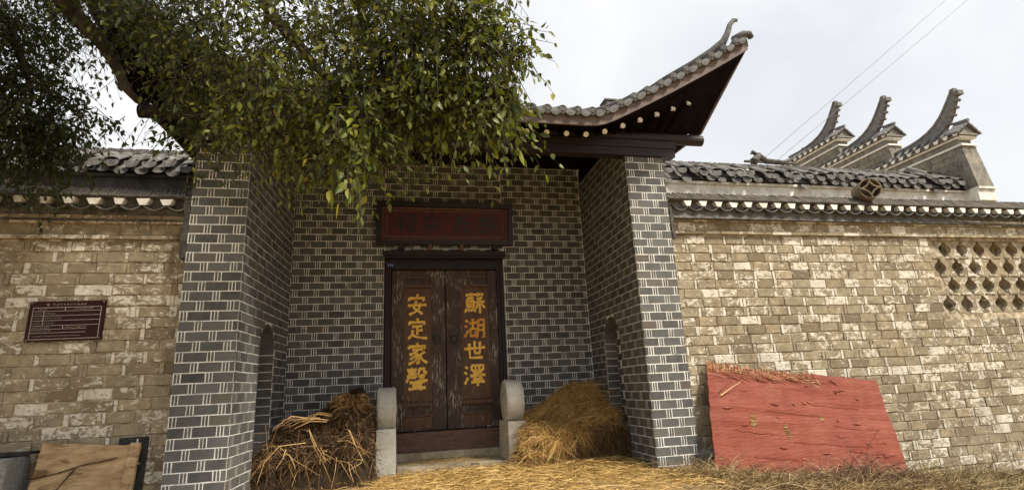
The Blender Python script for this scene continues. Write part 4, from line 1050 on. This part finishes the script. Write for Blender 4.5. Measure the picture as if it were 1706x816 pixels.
for i in range(420):    # tied crown of the upright sheaf
    an = R.uniform(0, 6.28); b.strand((1.36 + .15 * math.cos(an), 1.35 + .14 * math.sin(an), 1.20 + R.uniform(-.10, .10)), (math.cos(an) * .5 + R.uniform(-.3, .3), math.sin(an) * .4, R.uniform(-.2, 1)), R.uniform(.06, .2), .005, (math.cos(an) * .5, math.sin(an) * .4, -.6))
for i in range(0):
    an = i / 60 * 6.28; b.strand((1.3 + .20 * math.cos(an), 1.33 + .18 * math.sin(an), 1.23 + R.uniform(-.02, .02)), (-math.sin(an), math.cos(an), R.uniform(-.1, .1)), .12, .008, (0, 0, 0))
b.build('sheaf_crown', M_CROWN, sh, kind='stuff')
# hay heap
hh = thing('hay_heap', (4.9, 1.5, .03), 'golden brown heap of hay right of the door below the arched niche', 'hay heap')
prof = [(4.0, .3), (4.05, .66), (4.2, .76), (4.42, .84), (4.6, .95), (4.8, 1.06), (4.98, 1.19), (5.2, 1.26), (5.42, 1.28), (5.58, 1.21), (5.67, 1.0), (5.73, .7), (5.75, .4)]
v2, n2, w2 = heap_core(prof, .98, 2.3, .02, M_HCORE, 'heap_core', hh, .15)
b = MB(); pick2 = lambda: Vector(v2[R.randrange(n2 + 1) * w2 + R.randrange(0, w2 - 1)])
for i in range(15000):
    p = pick2() + Vector((R.uniform(-.05, .05), R.uniform(-.07, .02), R.uniform(-.04, .05)))
    if p.x > 5.1 and p.z < .62 and R.random() < .72: continue
    d = Vector((R.uniform(-1, 1), R.uniform(-.7, .4), R.uniform(-.9, .45)))
    b.strand(p, d, R.uniform(.08, .26), R.uniform(.003, .0065), (R.uniform(-.7, .7), R.uniform(-.4, .2), R.uniform(-.9, .2)))
for i in range(60):      # loose wisps and flattened clumps
    p = pick2() + Vector((0, -.05, .02))
    if p.x > 5.0 and p.z < .75 or p.z < .3 or p.x < 4.3: continue
    cd = Vector((R.uniform(-1, 1), R.uniform(-.6, .1), R.uniform(-1, .2)))
    for k_ in range(45):
        b.strand(p + Vector((R.gauss(0, .06), R.gauss(0, .03), R.gauss(0, .03))), cd + Vector((R.uniform(-.35, .35), R.uniform(-.3, .2), R.uniform(-.35, .35))), R.uniform(.15, .38), R.uniform(.003, .007), (R.uniform(-.3, .3), -.12, R.uniform(-.7, 0)))
b.build('hay', M_HAY, hh, kind='stuff')
b = MB()
for i in range(1300):
    x = R.uniform(5.05, 5.72); b.strand((x, R.uniform(.88, 1.2), R.uniform(.2, .68)), (R.uniform(-.3, .5), -.2, -1), R.uniform(.1, .3), .004, (R.uniform(-.4, .4), -.1, 0))
b.build('hanging_stems', M_STALK, hh, kind='stuff')  # dark stalk colour paints the shade in this hollow of the hay
# straw strewn on the ground
b = MB()
for i in range(15000):
    if R.random() < .55: x, y = R.gauss(4.3, 1.0), R.gauss(.55, .55)
    else: x, y = R.uniform(1.7, 6.6), R.uniform(-1.4, 1.6)
    if not (1.2 < x < 7.0 and -1.8 < y < 1.9): continue
    if x < 2.1 and y > 1.4: continue
    mound = .10 * math.exp(-((x - 5.1) / .8) ** 2 - ((y - .65) / .4) ** 2)
    z = gz(x, y) + .03 + R.uniform(0, .05) + mound * R.random()
    an = R.uniform(0, 6.28); b.strand((x, y, z), (math.cos(an), math.sin(an), R.uniform(-.05, .25)), R.uniform(.08, .30), R.uniform(.004, .009), (R.uniform(-.4, .4), R.uniform(-.4, .4), R.uniform(-.25, .05)))
for i in range(500):
    x, y = R.uniform(2.2, 3.8), R.uniform(1.8, 2.5); x = R.gauss(2.9, .35)
    an = R.uniform(0, 6.28); b.strand((x, y, .15 + R.uniform(0, .015)), (math.cos(an), math.sin(an), .02), R.uniform(.08, .2), .005, (R.uniform(-.3, .3), R.uniform(-.3, .3), 0))
b.build('loose_straw', M_STRAW, kind='stuff')

# ------------------------------------------------------------------ red board against the right wall
rb = thing('red_board', (8.0, -.1, -.1), 'peeling red painted bamboo board leaning against the tan wall', 'board')
TLp, TRp, BLp, BRp = Vector((6.72, .10, 1.48)), Vector((9.79, .10, 1.12)), Vector((6.33, -.44, .02)), Vector((9.50, -.44, -.22))
b = MB(); nu, nv = 64, 30; v = []
nrm = (TRp - TLp).cross(BLp - TLp).normalized()
if nrm.y > 0: nrm = -nrm
def bp(s, t, d=0):
    p = TLp.lerp(TRp, s).lerp(BLp.lerp(BRp, s), t); a = .010 * nz3(s * 3, t * 14, 0, 1) + .026 * nz3(s * 2, t * 2.5, 4, 1)
    e = .018 * nz3(s * 9 + t * 9, 3, t * 2, 1) + .012 * nz3(s * 31 + t * 17, 7, 2, 1); p = p + (TRp - TLp) * (e * .35 * (abs(s - .5) * 2) ** 6) + (BLp - TLp) * (e * (abs(t - .5) * 2) ** 6); return p + nrm * (a + d)
for j in range(nv + 1):
    for i in range(nu + 1): v.append(bp(i / nu, j / nv))
for j in range(nv + 1):
    for i in range(nu + 1): v.append(bp(i / nu, j / nv, -.022))
k = nu + 1; o2 = (nv + 1) * k
f = [(j * k + i, (j + 1) * k + i, (j + 1) * k + i + 1, j * k + i + 1) for j in range(nv) for i in range(nu)] + [(o2 + j * k + i, o2 + j * k + i + 1, o2 + (j + 1) * k + i + 1, o2 + (j + 1) * k + i) for j in range(nv) for i in range(nu)]
for i in range(nu): f += [(i, i + 1, o2 + i + 1, o2 + i), (nv * k + i, o2 + nv * k + i, o2 + nv * k + i + 1, nv * k + i + 1)]
for j in range(nv): f += [(j * k, o2 + j * k, o2 + (j + 1) * k, (j + 1) * k), (j * k + nu, (j + 1) * k + nu, o2 + (j + 1) * k + nu, o2 + j * k + nu)]
b.add(v, f); b.build('painted_sheet', M_RBOARD, rb)
b = MB()
for i in range(620):    # frayed reed edge along the top
    s = R.random() ** 1.5 * .62; p = bp(s, R.uniform(-.01, .06), .006); b.strand(p, ((TLp - BLp).normalized() + Vector((R.uniform(-.10, .10), 0, 0))), R.uniform(.03, .085) * (1.15 - s), R.uniform(.008, .014), (R.uniform(-.1, .1), -.1, 0), 2, taper=.7)
for i in range(110):
    s = R.random() * .6; p = bp(s, R.uniform(.02, .10), .012); b.strand(p, (R.uniform(.4, 1), -.05, R.uniform(-.35, .05)), R.uniform(.1, .4), R.uniform(.005, .011), (0, -.02, -.15))
fr_o = b.build('frayed_reeds', mat_straw('reed', [(0, (.26, .09, .05)), (.5, (.38, .18, .09)), (1, (.50, .33, .18))]), rb, kind='stuff')
for (s, t, L, an) in ((.06, .30, .42, .55), (.05, .27, .30, .62), (.27, .08, .28, -1.15), (.34, .16, .22, -.9), (.62, .06, .25, -1.0), (.70, .05, .2, -.7)):
    q = MB(); p = bp(s, t, .02); q.strand(p, (math.cos(an), -.03, math.sin(an)), L, .018, (0, -.02, -.08)); q.build('loose_reed', M_PALE, rb)
for i in range(34):     # torn flaps of the paper face
    s, t = R.uniform(.05, .95), R.uniform(.08, .95); L = R.uniform(.05, .22); q = MB()
    a, c_ = bp(s, t, .003), bp(min(s + L / 3.2, 1), min(1, t + R.uniform(-.01, .012)), .003); m1, m2 = a.lerp(c_, .35) + nrm * R.uniform(.012, .022) - Vector((0, 0, R.uniform(.008, .03))), a.lerp(c_, .7) + nrm * .016 - Vector((0, 0, R.uniform(.008, .03)))
    q.add([a, c_, m2, m1], [(0, 1, 2, 3)]); q.build('torn_flap', M_RBOARD, rb)

for (s0, t0, L) in ((.30, .42, .30), (.42, .72, .42), (.12, .62, .2), (.55, .33, .28), (.70, .80, .22), (.66, .55, .25), (.2, .86, .3)):   # long folds of the loosened face
    q = MB(); prv = None
    for i in range(15):
        f_ = i / 14; s_, t_ = s0 + L * f_, t0 + .012 * nz3(f_ * 4, s0 * 9, 0, 1) + .03 * f_; hgt = .007 * math.sin(math.pi * f_) + .001
        c_ = bp(s_, t_, .001); dn = Vector((0, 0, -1)); ring = [c_ - dn * .02, c_ + nrm * hgt + dn * .006, c_ + dn * .010]
        if prv: q.hexa(prv, ring)
        prv = ring
    q.build('loose_fold', M_RBOARD, rb)
q = MB()
for (s0, t0, h_) in ((.215, .46, .16), (.385, .55, .18), (.21, .52, .10), (.03, .86, .05), (.60, .45, .08)):    # reed core showing through tears
    for i in range(int(h_ / .012)):
        t_ = t0 + i * .0095; w_ = .012 * math.sin(math.pi * (i + .5) / int(h_ / .012)) + .003; c_ = bp(s0 + R.uniform(-.003, .003) + .0012 * i, t_, .004); a_ = (TRp - TLp) * w_
        q.hexa([c_ - a_, c_ + a_, c_ + a_ + Vector((0, 0, .008)), c_ - a_ + Vector((0, 0, .008))], [c_ - a_ - nrm * .004, c_ + a_ - nrm * .004, c_ + a_ - nrm * .004 + Vector((0, 0, .008)), c_ - a_ - nrm * .004 + Vector((0, 0, .008))])
q.build('exposed_reeds', M_PALE, rb, kind='stuff')

# ------------------------------------------------------------------ dry weeds on the right
def weed_patch(name, n, fx, fy, hmin, hmax, mat=M_WEED):
    b = MB()
    for i in range(n):
        x, y = fx(), fy(); z = gz(x, y); h = R.uniform(hmin, hmax) * (.5 + R.random())
        b.strand((x, y, z), (R.uniform(-.9, .9), R.uniform(-.6, .4), R.uniform(.05, 1)), h, R.uniform(.004, .012), (R.uniform(-1.1, 1.1), R.uniform(-.8, .5), R.uniform(-.9, 0)), 4, taper=.3)
    o = b.build(name, mat, kind='stuff'); return o
weed_patch('dry_grass', 9000, lambda: R.uniform(5.9, 9.6), lambda: R.uniform(-1.7, -.5), .12, .34)
weed_patch('dry_grass', 7000, lambda: R.uniform(9.0, 14.8), lambda: R.uniform(-1.8, .1), .14, .42, mat_straw('olive_dry_grass', [(0, (.06, .05, .022)), (.4, (.14, .11, .045)), (.75, (.24, .185, .085)), (1, (.40, .32, .18))]))
weed_patch('dry_grass', 2200, lambda: R.gauss(6.25, .32), lambda: R.uniform(-.8, -.06), .14, .36)
def twig_bush(x, y, rad, h, n, label, mat):
    root = thing('dry_bush', (x, y, gz(x, y)), label, 'bush', 'dead bushes along the right wall')
    b = MB()
    for i in range(n):
        an = R.uniform(0, 6.28); rr_ = rad * math.sqrt(R.random()); ox_, oy_ = x + rr_ * math.cos(an), y + .5 * rr_ * math.sin(an); f = 1 - .75 * rr_ / rad
        L = h * f * R.uniform(.45, 1.15); d = Vector((R.uniform(-.8, .8), R.uniform(-.5, .5), R.uniform(.5, 1))).normalized(); p = Vector((ox_, oy_, gz(ox_, oy_) - .02)); bend = Vector((R.uniform(-.7, .7), R.uniform(-.4, .3), R.uniform(-.6, .05)))
        c_ = R.random(); b.tube([p + d * (L * t) + bend * (L * t * t) for t in (0, .35, .7, 1)], [.006, .005, .004, .002], 3, rnd=c_)
        for k_ in range(7):
            t = R.uniform(.25, 1); q = p + d * (L * t) + bend * (L * t * t); b.strand(q, (R.uniform(-1, 1), R.uniform(-1, 1), R.uniform(-.5, 1)), R.uniform(.05, .18), .0035, (R.uniform(-.8, .8), R.uniform(-.5, .5), R.uniform(-.6, .2)), rnd=min(1, c_ + R.uniform(-.2, .3)))
    b.build('twigs', mat, root, kind='stuff')
M_TWIG = mat_straw('dead_twig', [(0, (.045, .024, .014)), (.6, (.12, .065, .038)), (1, (.26, .17, .10))])
twig_bush(8.2, -1.0, .85, .85, 330, 'brown tangled dead bush in front of the middle of the red board', M_TWIG)
twig_bush(6.45, -.35, .30, .36, 60, 'small dead weed tuft at the foot of the right pier', M_WEED)
twig_bush(11.2, -.15, .65, .95, 36, 'tall thin dead bush against the tan wall at the far right', M_TWIG)
twig_bush(12.6, -.5, .7, .9, 60, 'sprawling dead bush at the right end of the tan wall', M_TWIG)

# ------------------------------------------------------------------ left wall: sign, stone block, timber, slate
sg = thing('information_sign', (-2.04, YW - .03, 2.1), 'maroon information sign with pale text table fixed to the shaded wall', 'sign')
def sp(s, t): # corners in the plane of the wall
    return Vector((-2.452 + (s * .838), YW - .035, 2.115 + .50 * t + .012 * s))
b = MB(); a = [sp(0, 0), sp(1, 0), sp(1, 1), sp(0, 1)]; b.hexa(a, [p + Vector((0, .022, 0)) for p in a]); b.build('sign_plate', M_SIGN, sg)
b = MB()
def ln(s0, t0, s1, t1, w=.008):
    p, q = sp(s0, t0), sp(s1, t1); dz = Vector((0, 0, w / 2)) if abs(s1 - s0) > abs(t1 - t0) else Vector((w / 2, 0, 0))
    y = Vector((0, -.003, 0)); b.hexa([p - dz + y, q - dz + y, q + dz + y, p + dz + y], [p - dz, q - dz, q + dz, p + dz])
for t in (.055, .84): ln(.055, t, .945, t, .007)
for s in (.055, .945): ln(s, .055, s, .84, .006)
for t in (.75, .635, .515, .39): ln(.055, t, .945, t, .005)
for t in (.30, .21): ln(.055, t, .78, t, .005)
ln(.47, .755, .47, .835); ln(.20, .395, .20, .745); ln(.47, .31, .47, .385)
b.build('sign_rules', M_PALET, sg)
b = MB()
def scrib(s0, t0, n, h, w):
    for i in range(n):
        s = s0 + i * w
        for k_ in range(3):
            if R.random() < .85:
                ln(s + R.uniform(0, w * .2), t0 + R.uniform(-h, h), s + w * R.uniform(.5, .8), t0 + R.uniform(-h, h) * .2, .004)
        ln(s + w * .4, t0 - h * .8, s + w * .42, t0 + h * .8, .004)
scrib(.30, .915, 10, .022, .045)
for (s, t, n) in ((.11, .795, 5), (.58, .795, 10), (.075, .69, 4), (.22, .69, 5), (.075, .575, 4), (.22, .575, 9), (.075, .45, 4), (.22, .45, 5), (.075, .345, 9), (.50, .345, 11), (.075, .255, 10), (.09, .13, 24)): scrib(s, t, n, .014, .026)
b.build('sign_text', M_PALET, sg)
q = MB(); c = sp(.24, .915); q.tube([c + Vector((0, -.006, 0)), c + Vector((0, .0, 0))], .018, 14); q.build('sign_emblem', M_FRET, sg)
for s, t in ((.03, .04), (.97, .04), (.03, .96), (.97, .96)):
    q = MB(); c = sp(s, t); q.tube([c + Vector((0, -.008, 0)), c], .012, 8); q.build('sign_screw', M_FRET, sg)
# stone block at far left
b = MB(); b.box(-3.3, -2.16, -.30, .13, -.05, .80); bo = b.build('stone_block', M_STONE2); tag(bo, 'rough grey stone block standing at the foot of the shaded wall', 'stone block')
bv = bo.modifiers.new('bev', 'BEVEL'); bv.width = .012; bv.segments = 1
b = MB(); pts = [(-3.4, -.28), (-1.86, -.1)]; b.hexa([(-3.4, -.16, .815), (-2.24, -.14, .815), (-2.06, .1, .815), (-3.4, .16, .815)], [(-3.4, -.16, .848), (-2.24, -.14, .848), (-2.05, .1, .848), (-3.4, .16, .848)]); tag(b.build('slate_slab', M_SLATE), 'thin black slab lying on top of the grey stone block', 'slab')
# timber board
tb = thing('timber_board', (-1.5, -.15, .4), 'pale worn timber board leaning on the wall beside the stone block', 'board')
b = MB(); nu, nv = 24, 12; v = []; 
def tp(s, t, d): 
    x0, x1 = -2.03 + .02 * t, -.985 - .06 * (1 - t) + .0; top = .93 - .10 * s + .02 * nz3(s * 6, 0, 1, 1)
    z = -.02 + (top + .02) * t; y = -.20 + .22 * t
    return (x0 + (x1 - x0) * s + (.014 * nz3(t * 5, 1, 1, 1) if s in (0, 1) else 0), y + d + .014 * nz3(s * 3, t * 4, 2, 1), z)
for d in (0, .05):
    for j in range(nv + 1):
        for i in range(nu + 1): v.append(tp(i / nu, j / nv, d))
k = nu + 1; o2 = (nv + 1) * k
f = [(j * k + i, j * k + i + 1, (j + 1) * k + i + 1, (j + 1) * k + i) for j in range(nv) for i in range(nu)] + [(o2 + j * k + i, o2 + (j + 1) * k + i, o2 + (j + 1) * k + i + 1, o2 + j * k + i + 1) for j in range(nv) for i in range(nu)]
for i in range(nu): f += [(i, o2 + i, o2 + i + 1, i + 1), (nv * k + i, nv * k + i + 1, o2 + nv * k + i + 1, o2 + nv * k + i)]
for j in range(nv): f += [(j * k, (j + 1) * k, o2 + (j + 1) * k, o2 + j * k), (j * k + nu, o2 + j * k + nu, o2 + (j + 1) * k + nu, (j + 1) * k + nu)]
b.add(v, f); b.build('board_face', M_TIMBER, tb)
for (pts, w) in (([(-2.02, .55), (-1.75, .60), (-1.55, .66), (-1.35, .69), (-1.2, .72)], .006), ([(-1.75, .40), (-1.66, .55), (-1.6, .63)], .004)):
    q = MB()
    for (xa, za), (xb, zb) in zip(pts, pts[1:]):
        ya, yb = -.20 + .22 * za / .9 - .016, -.20 + .22 * zb / .9 - .016
        q.hexa([(xa, ya, za - w), (xb, yb, zb - w * .6), (xb, yb, zb + w * .6), (xa, ya, za + w)], [(xa, ya + .03, za - w), (xb, yb + .03, zb - w * .6), (xb, yb + .03, zb + w * .6), (xa, ya + .03, za + w)])
    q.build('crack', M_CRACK, tb)
q = MB(); q.hexa([(-1.10, -.22, .0), (-.985, -.14, .0), (-.985, .0, .865), (-1.08, .0, .875)], [(-1.10, -.17, .0), (-.985, -.09, .0), (-.985, .05, .865), (-1.08, .05, .875)]); q.build('side_plank', M_TIMBER, tb)
b = MB(); b.hexa([(-1.27, .085, -.05), (-.955, .085, -.05), (-.945, .125, .93), (-1.26, .125, .93)], [(-1.27, .135, -.05), (-.955, .135, -.05), (-.945, .165, .93), (-1.26, .165, .93)]); so_ = b.build('slate_panel', M_SLATE)
tag(so_, 'black slate panel with white joints standing behind the timber board', 'panel')
q = MB(); q.box(-1.047, -1.041, .072, .10, .0, .91); q.box(-1.075, -1.0, .073, .10, .622, .632); q.build('white_joint', M_PLAST, so_)

# ------------------------------------------------------------------ tree
tree = thing('camphor_tree', (-4.6, -2.6, 0), 'large leafy tree overhanging the shaded wall and the gatehouse roof', 'tree')
b = MB(); TR0 = Vector((-4.6, -2.6, -.1)); TR1 = Vector((-4.2, -2.5, 3.6))
b.tube([TR0, TR0.lerp(TR1, .3) + Vector((.08, 0, 0)), TR0.lerp(TR1, .7), TR1], [.42, .33, .29, .26], 14); b.build('trunk', M_BARK, tree, smooth=True)
def leaf_geo(p, d, L, w):
    d = d.normalized(); sd = d.cross(Vector((R.uniform(-1, 1), R.uniform(-1, 1), R.uniform(-.4, 1)))).normalized(); nn = sd.cross(d)
    fold = R.uniform(.05, .35); cu = R.uniform(-.05, .25)
    q = lambda a, b: p + d * (a * L) + sd * (b * w) + nn * (abs(b) * w * fold - cu * L * a * a)
    return [q(0, 0), q(.28, -.85), q(.58, -.8), q(1, 0), q(.58, .8), q(.28, .85), q(.28, 0), q(.58, 0)], [(0, 6, 1), (1, 6, 7, 2), (2, 7, 3), (0, 5, 6), (5, 4, 7, 6), (4, 3, 7)]
FOL, TWG = MB(), MB(); SINGLE = []
def sprig(p, d, n, L, cx_=2, single=False):
    d = d.normalized(); g_ = Vector((0, 0, -.35 - .5 * R.random())); TL_ = .055 * n
    pt = lambda t: p + d * (TL_ * t) + g_ * (TL_ * t * t)
    TWG.tube([pt(0), pt(.5), pt(1)], [.0055, .004, .002], 3, caps=False)
    for i in range(n):
        t = (i + .6) / n; a = pt(t); tv = (pt(min(1, t + .1)) - pt(max(0, t - .1))).normalized()
        sd = tv.cross(Vector((R.uniform(-1, 1), R.uniform(-1, 1), R.uniform(-1, 1)))).normalized()
        ld = tv * .5 + sd * (.9 if i < n - 1 else .2) + Vector((0, 0, -R.uniform(.2, 1.0)))
        ll = L * R.uniform(.5, 1.3); v_, f_ = leaf_geo(a + sd * .012, ld, ll, ll * R.uniform(.22, .30))
        if single: SINGLE.append((v_, f_))
        else: FOL.add(v_, f_, min(1, max(0, R.gauss(.05, .08) if cx_ < -.9 else R.gauss(.25, .2) if cx_ < .6 else R.gauss(.5, .24))))  # leaves darker towards the left: backlit shade put into their colour
CLUMPS = ((2.5,-2.6,6.6,.7,110),(2.2,-2.4,6.4,.6,70),(1.5,-1.8,6.5,.7,90),(2.7,-2.9,6.9,.6,80),(2.6,-2.5,7.4,.8,90),(2.0,-2.3,6.8,.9,110),(1.0,-2.2,6.7,.9,100),(0,-2.0,6.9,1.0,110),(2.35,-3.3,3.90,.30,40),(2.62,-3.4,3.86,.26,36),(2.86,-3.5,3.80,.18,20),(2.05,-3.25,3.92,.34,40),(-.2,-3.4,6.3,1.0,70),(1.2,-3.9,6.2,.9,50),(-1.6,-2.6,6.4,1.0,80),(.3,-2.9,5.6,.7,40),(-2.2,-2.2,7.0,1.2,130),(-1.0,-2.5,7.1,1.2,120),(-3.3,-1.9,6.5,1.0,110),(-3.4,-1.6,5.6,.8,80),(2.20,-3.32,4.57,0.75,90),(2.62,-3.62,4.47,0.42,55),(2.93,-3.62,4.20,0.24,22),(1.88,-3.11,4.06,0.55,60),(1.42,-2.88,4.75,0.8,95),(0.72,-2.43,4.86,0.8,95),(1.11,-2.81,3.96,0.55,62),(1.69,-3.25,3.52,0.33,34),(2.15,-3.34,3.88,0.28,30),(2.58,-3.45,3.84,0.24,22),(2.88,-3.51,3.64,0.16,11),(0.60,-2.40,4.05,0.5,48),(0.02,-1.94,4.83,0.65,60),(-0.22,-1.96,5.47,0.7,70),(-0.82,-1.65,5.64,0.6,50),(-0.04,-1.76,4.20,0.4,30),(1.45,-2.97,3.86,0.45,42),(2.36,-3.31,3.98,0.3,16),(1.88,-3.14,4.55,0.6,60),(2.51,-3.50,4.17,0.35,24),(-2.43,-1.01,5.37,0.75,95),(-2.21,-0.78,4.73,0.65,85),(-2.49,-0.74,4.42,0.6,70),(-1.95,-0.79,4.36,0.36,26),(-1.85,-1.06,4.85,0.35,20),(-1.30,-1.16,4.51,0.16,5),(-2.43,-1.24,5.85,0.7,80),(-2.07,-1.05,6.04,0.6,50),(-1.48,-1.35,5.57,0.4,14),(-1.23,-1.57,5.66,0.5,44),(-0.30,-1.55,4.75,0.32,18),(1.76,-3.47,3.36,0.14,8),(1.65,-3.51,3.24,0.1,6),(1.13,-2.56,3.55,0.16,8),(-3.23,-1.00,5.22,1.0,90),(-3.60,-0.47,4.33,0.9,70),(-0.90,-2.22,6.24,1.2,120),(0.76,-2.92,5.89,1.1,110),(2.09,-3.53,5.43,0.9,90),(-2.29,-1.75,6.47,1.2,110),(2.75,-3.80,5.1,0.3,16),)  # high clumps above the view are added to shade the left pier and wall
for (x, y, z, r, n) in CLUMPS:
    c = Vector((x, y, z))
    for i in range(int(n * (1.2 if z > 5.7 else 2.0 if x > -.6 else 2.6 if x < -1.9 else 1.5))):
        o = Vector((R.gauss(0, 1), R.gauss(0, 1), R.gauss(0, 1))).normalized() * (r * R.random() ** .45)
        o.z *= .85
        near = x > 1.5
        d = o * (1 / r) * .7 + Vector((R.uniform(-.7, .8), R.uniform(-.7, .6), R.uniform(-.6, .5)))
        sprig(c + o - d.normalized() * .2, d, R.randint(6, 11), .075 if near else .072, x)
# hanging sprigs at the lower rim, their leaves picked apart one by one
for (x, y, z, n) in ((1.72, -3.45, 3.62, 4), (1.62, -3.50, 3.52, 6), (1.30, -3.1, 3.72, 3), (2.0, -3.4, 3.92, 3), (2.45, -3.48, 3.90, 3), (2.80, -3.55, 3.88, 3), (2.98, -3.62, 3.95, 3), (3.03, -3.64, 4.25, 3), (1.08, -2.6, 3.80, 3)):
    for i in range(n):
        sprig(Vector((x + R.uniform(-.10, .10), y + R.uniform(-.08, .08), z + R.uniform(-.05, .1))), Vector((R.uniform(-.35, .45), R.uniform(-.4, .3), -1)), R.randint(6, 9), .115, 2, True)
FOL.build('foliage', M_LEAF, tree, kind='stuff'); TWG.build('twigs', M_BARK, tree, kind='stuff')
for v_, f_ in SINGLE[:300]:
    q = MB(); q.add(v_, f_, min(1, max(0, R.gauss(.66, .2)))); q.build('leaf', M_LEAF, tree)
def limb(pts, r0, r1):
    pts = [Vector(p) for p in pts]; out = []
    for a, c in zip(pts, pts[1:]):
        for k_ in range(4): out.append(a.lerp(c, k_ / 4) + Vector((R.uniform(-.04, .04), R.uniform(-.04, .04), R.uniform(-.04, .04))))
    out.append(pts[-1]); n = len(out)
    q = MB(); q.tube(out, [r0 + (r1 - r0) * i / (n - 1) for i in range(n)], 8); q.build('branch', M_BARK, tree, smooth=True)
T0 = (-4.2, -2.5, 3.5)
limb([T0, (-3.1, -2.2, 5.3), (-1.7, -1.75, 5.85), (-1.32, -1.46, 5.33), (-.88, -1.38, 4.65)], .20, .035)
limb([T0, (-2.9, -2.4, 6.2), (-.6, -2.3, 6.7), (.5, -2.5, 5.5), (1.2, -2.82, 4.41), (1.65, -3.2, 3.8)], .17, .012)
limb([(-.6, -2.3, 6.7), (.8, -2.7, 6.3), (1.5, -2.8, 5.3), (2.2, -3.35, 4.5), (2.71, -3.58, 4.2)], .09, .01)
limb([(1.5, -2.8, 5.3), (1.9, -3.1, 4.2), (2.5, -3.4, 3.65)], .04, .01)
limb([T0, (-3.3, -1.3, 4.6), (-2.4, -.85, 4.6)], .15, .03)
limb([(-3.1, -2.2, 5.3), (-2.4, -1.2, 5.7), (-2.2, -.9, 4.9)], .10, .02)
limb([T0, (-4.4, -1.5, 5.2), (-3.6, -.6, 4.6)], .13, .03)
limb([(-2.9, -2.4, 6.2), (-1.6, -2.2, 7.0)], .11, .02)
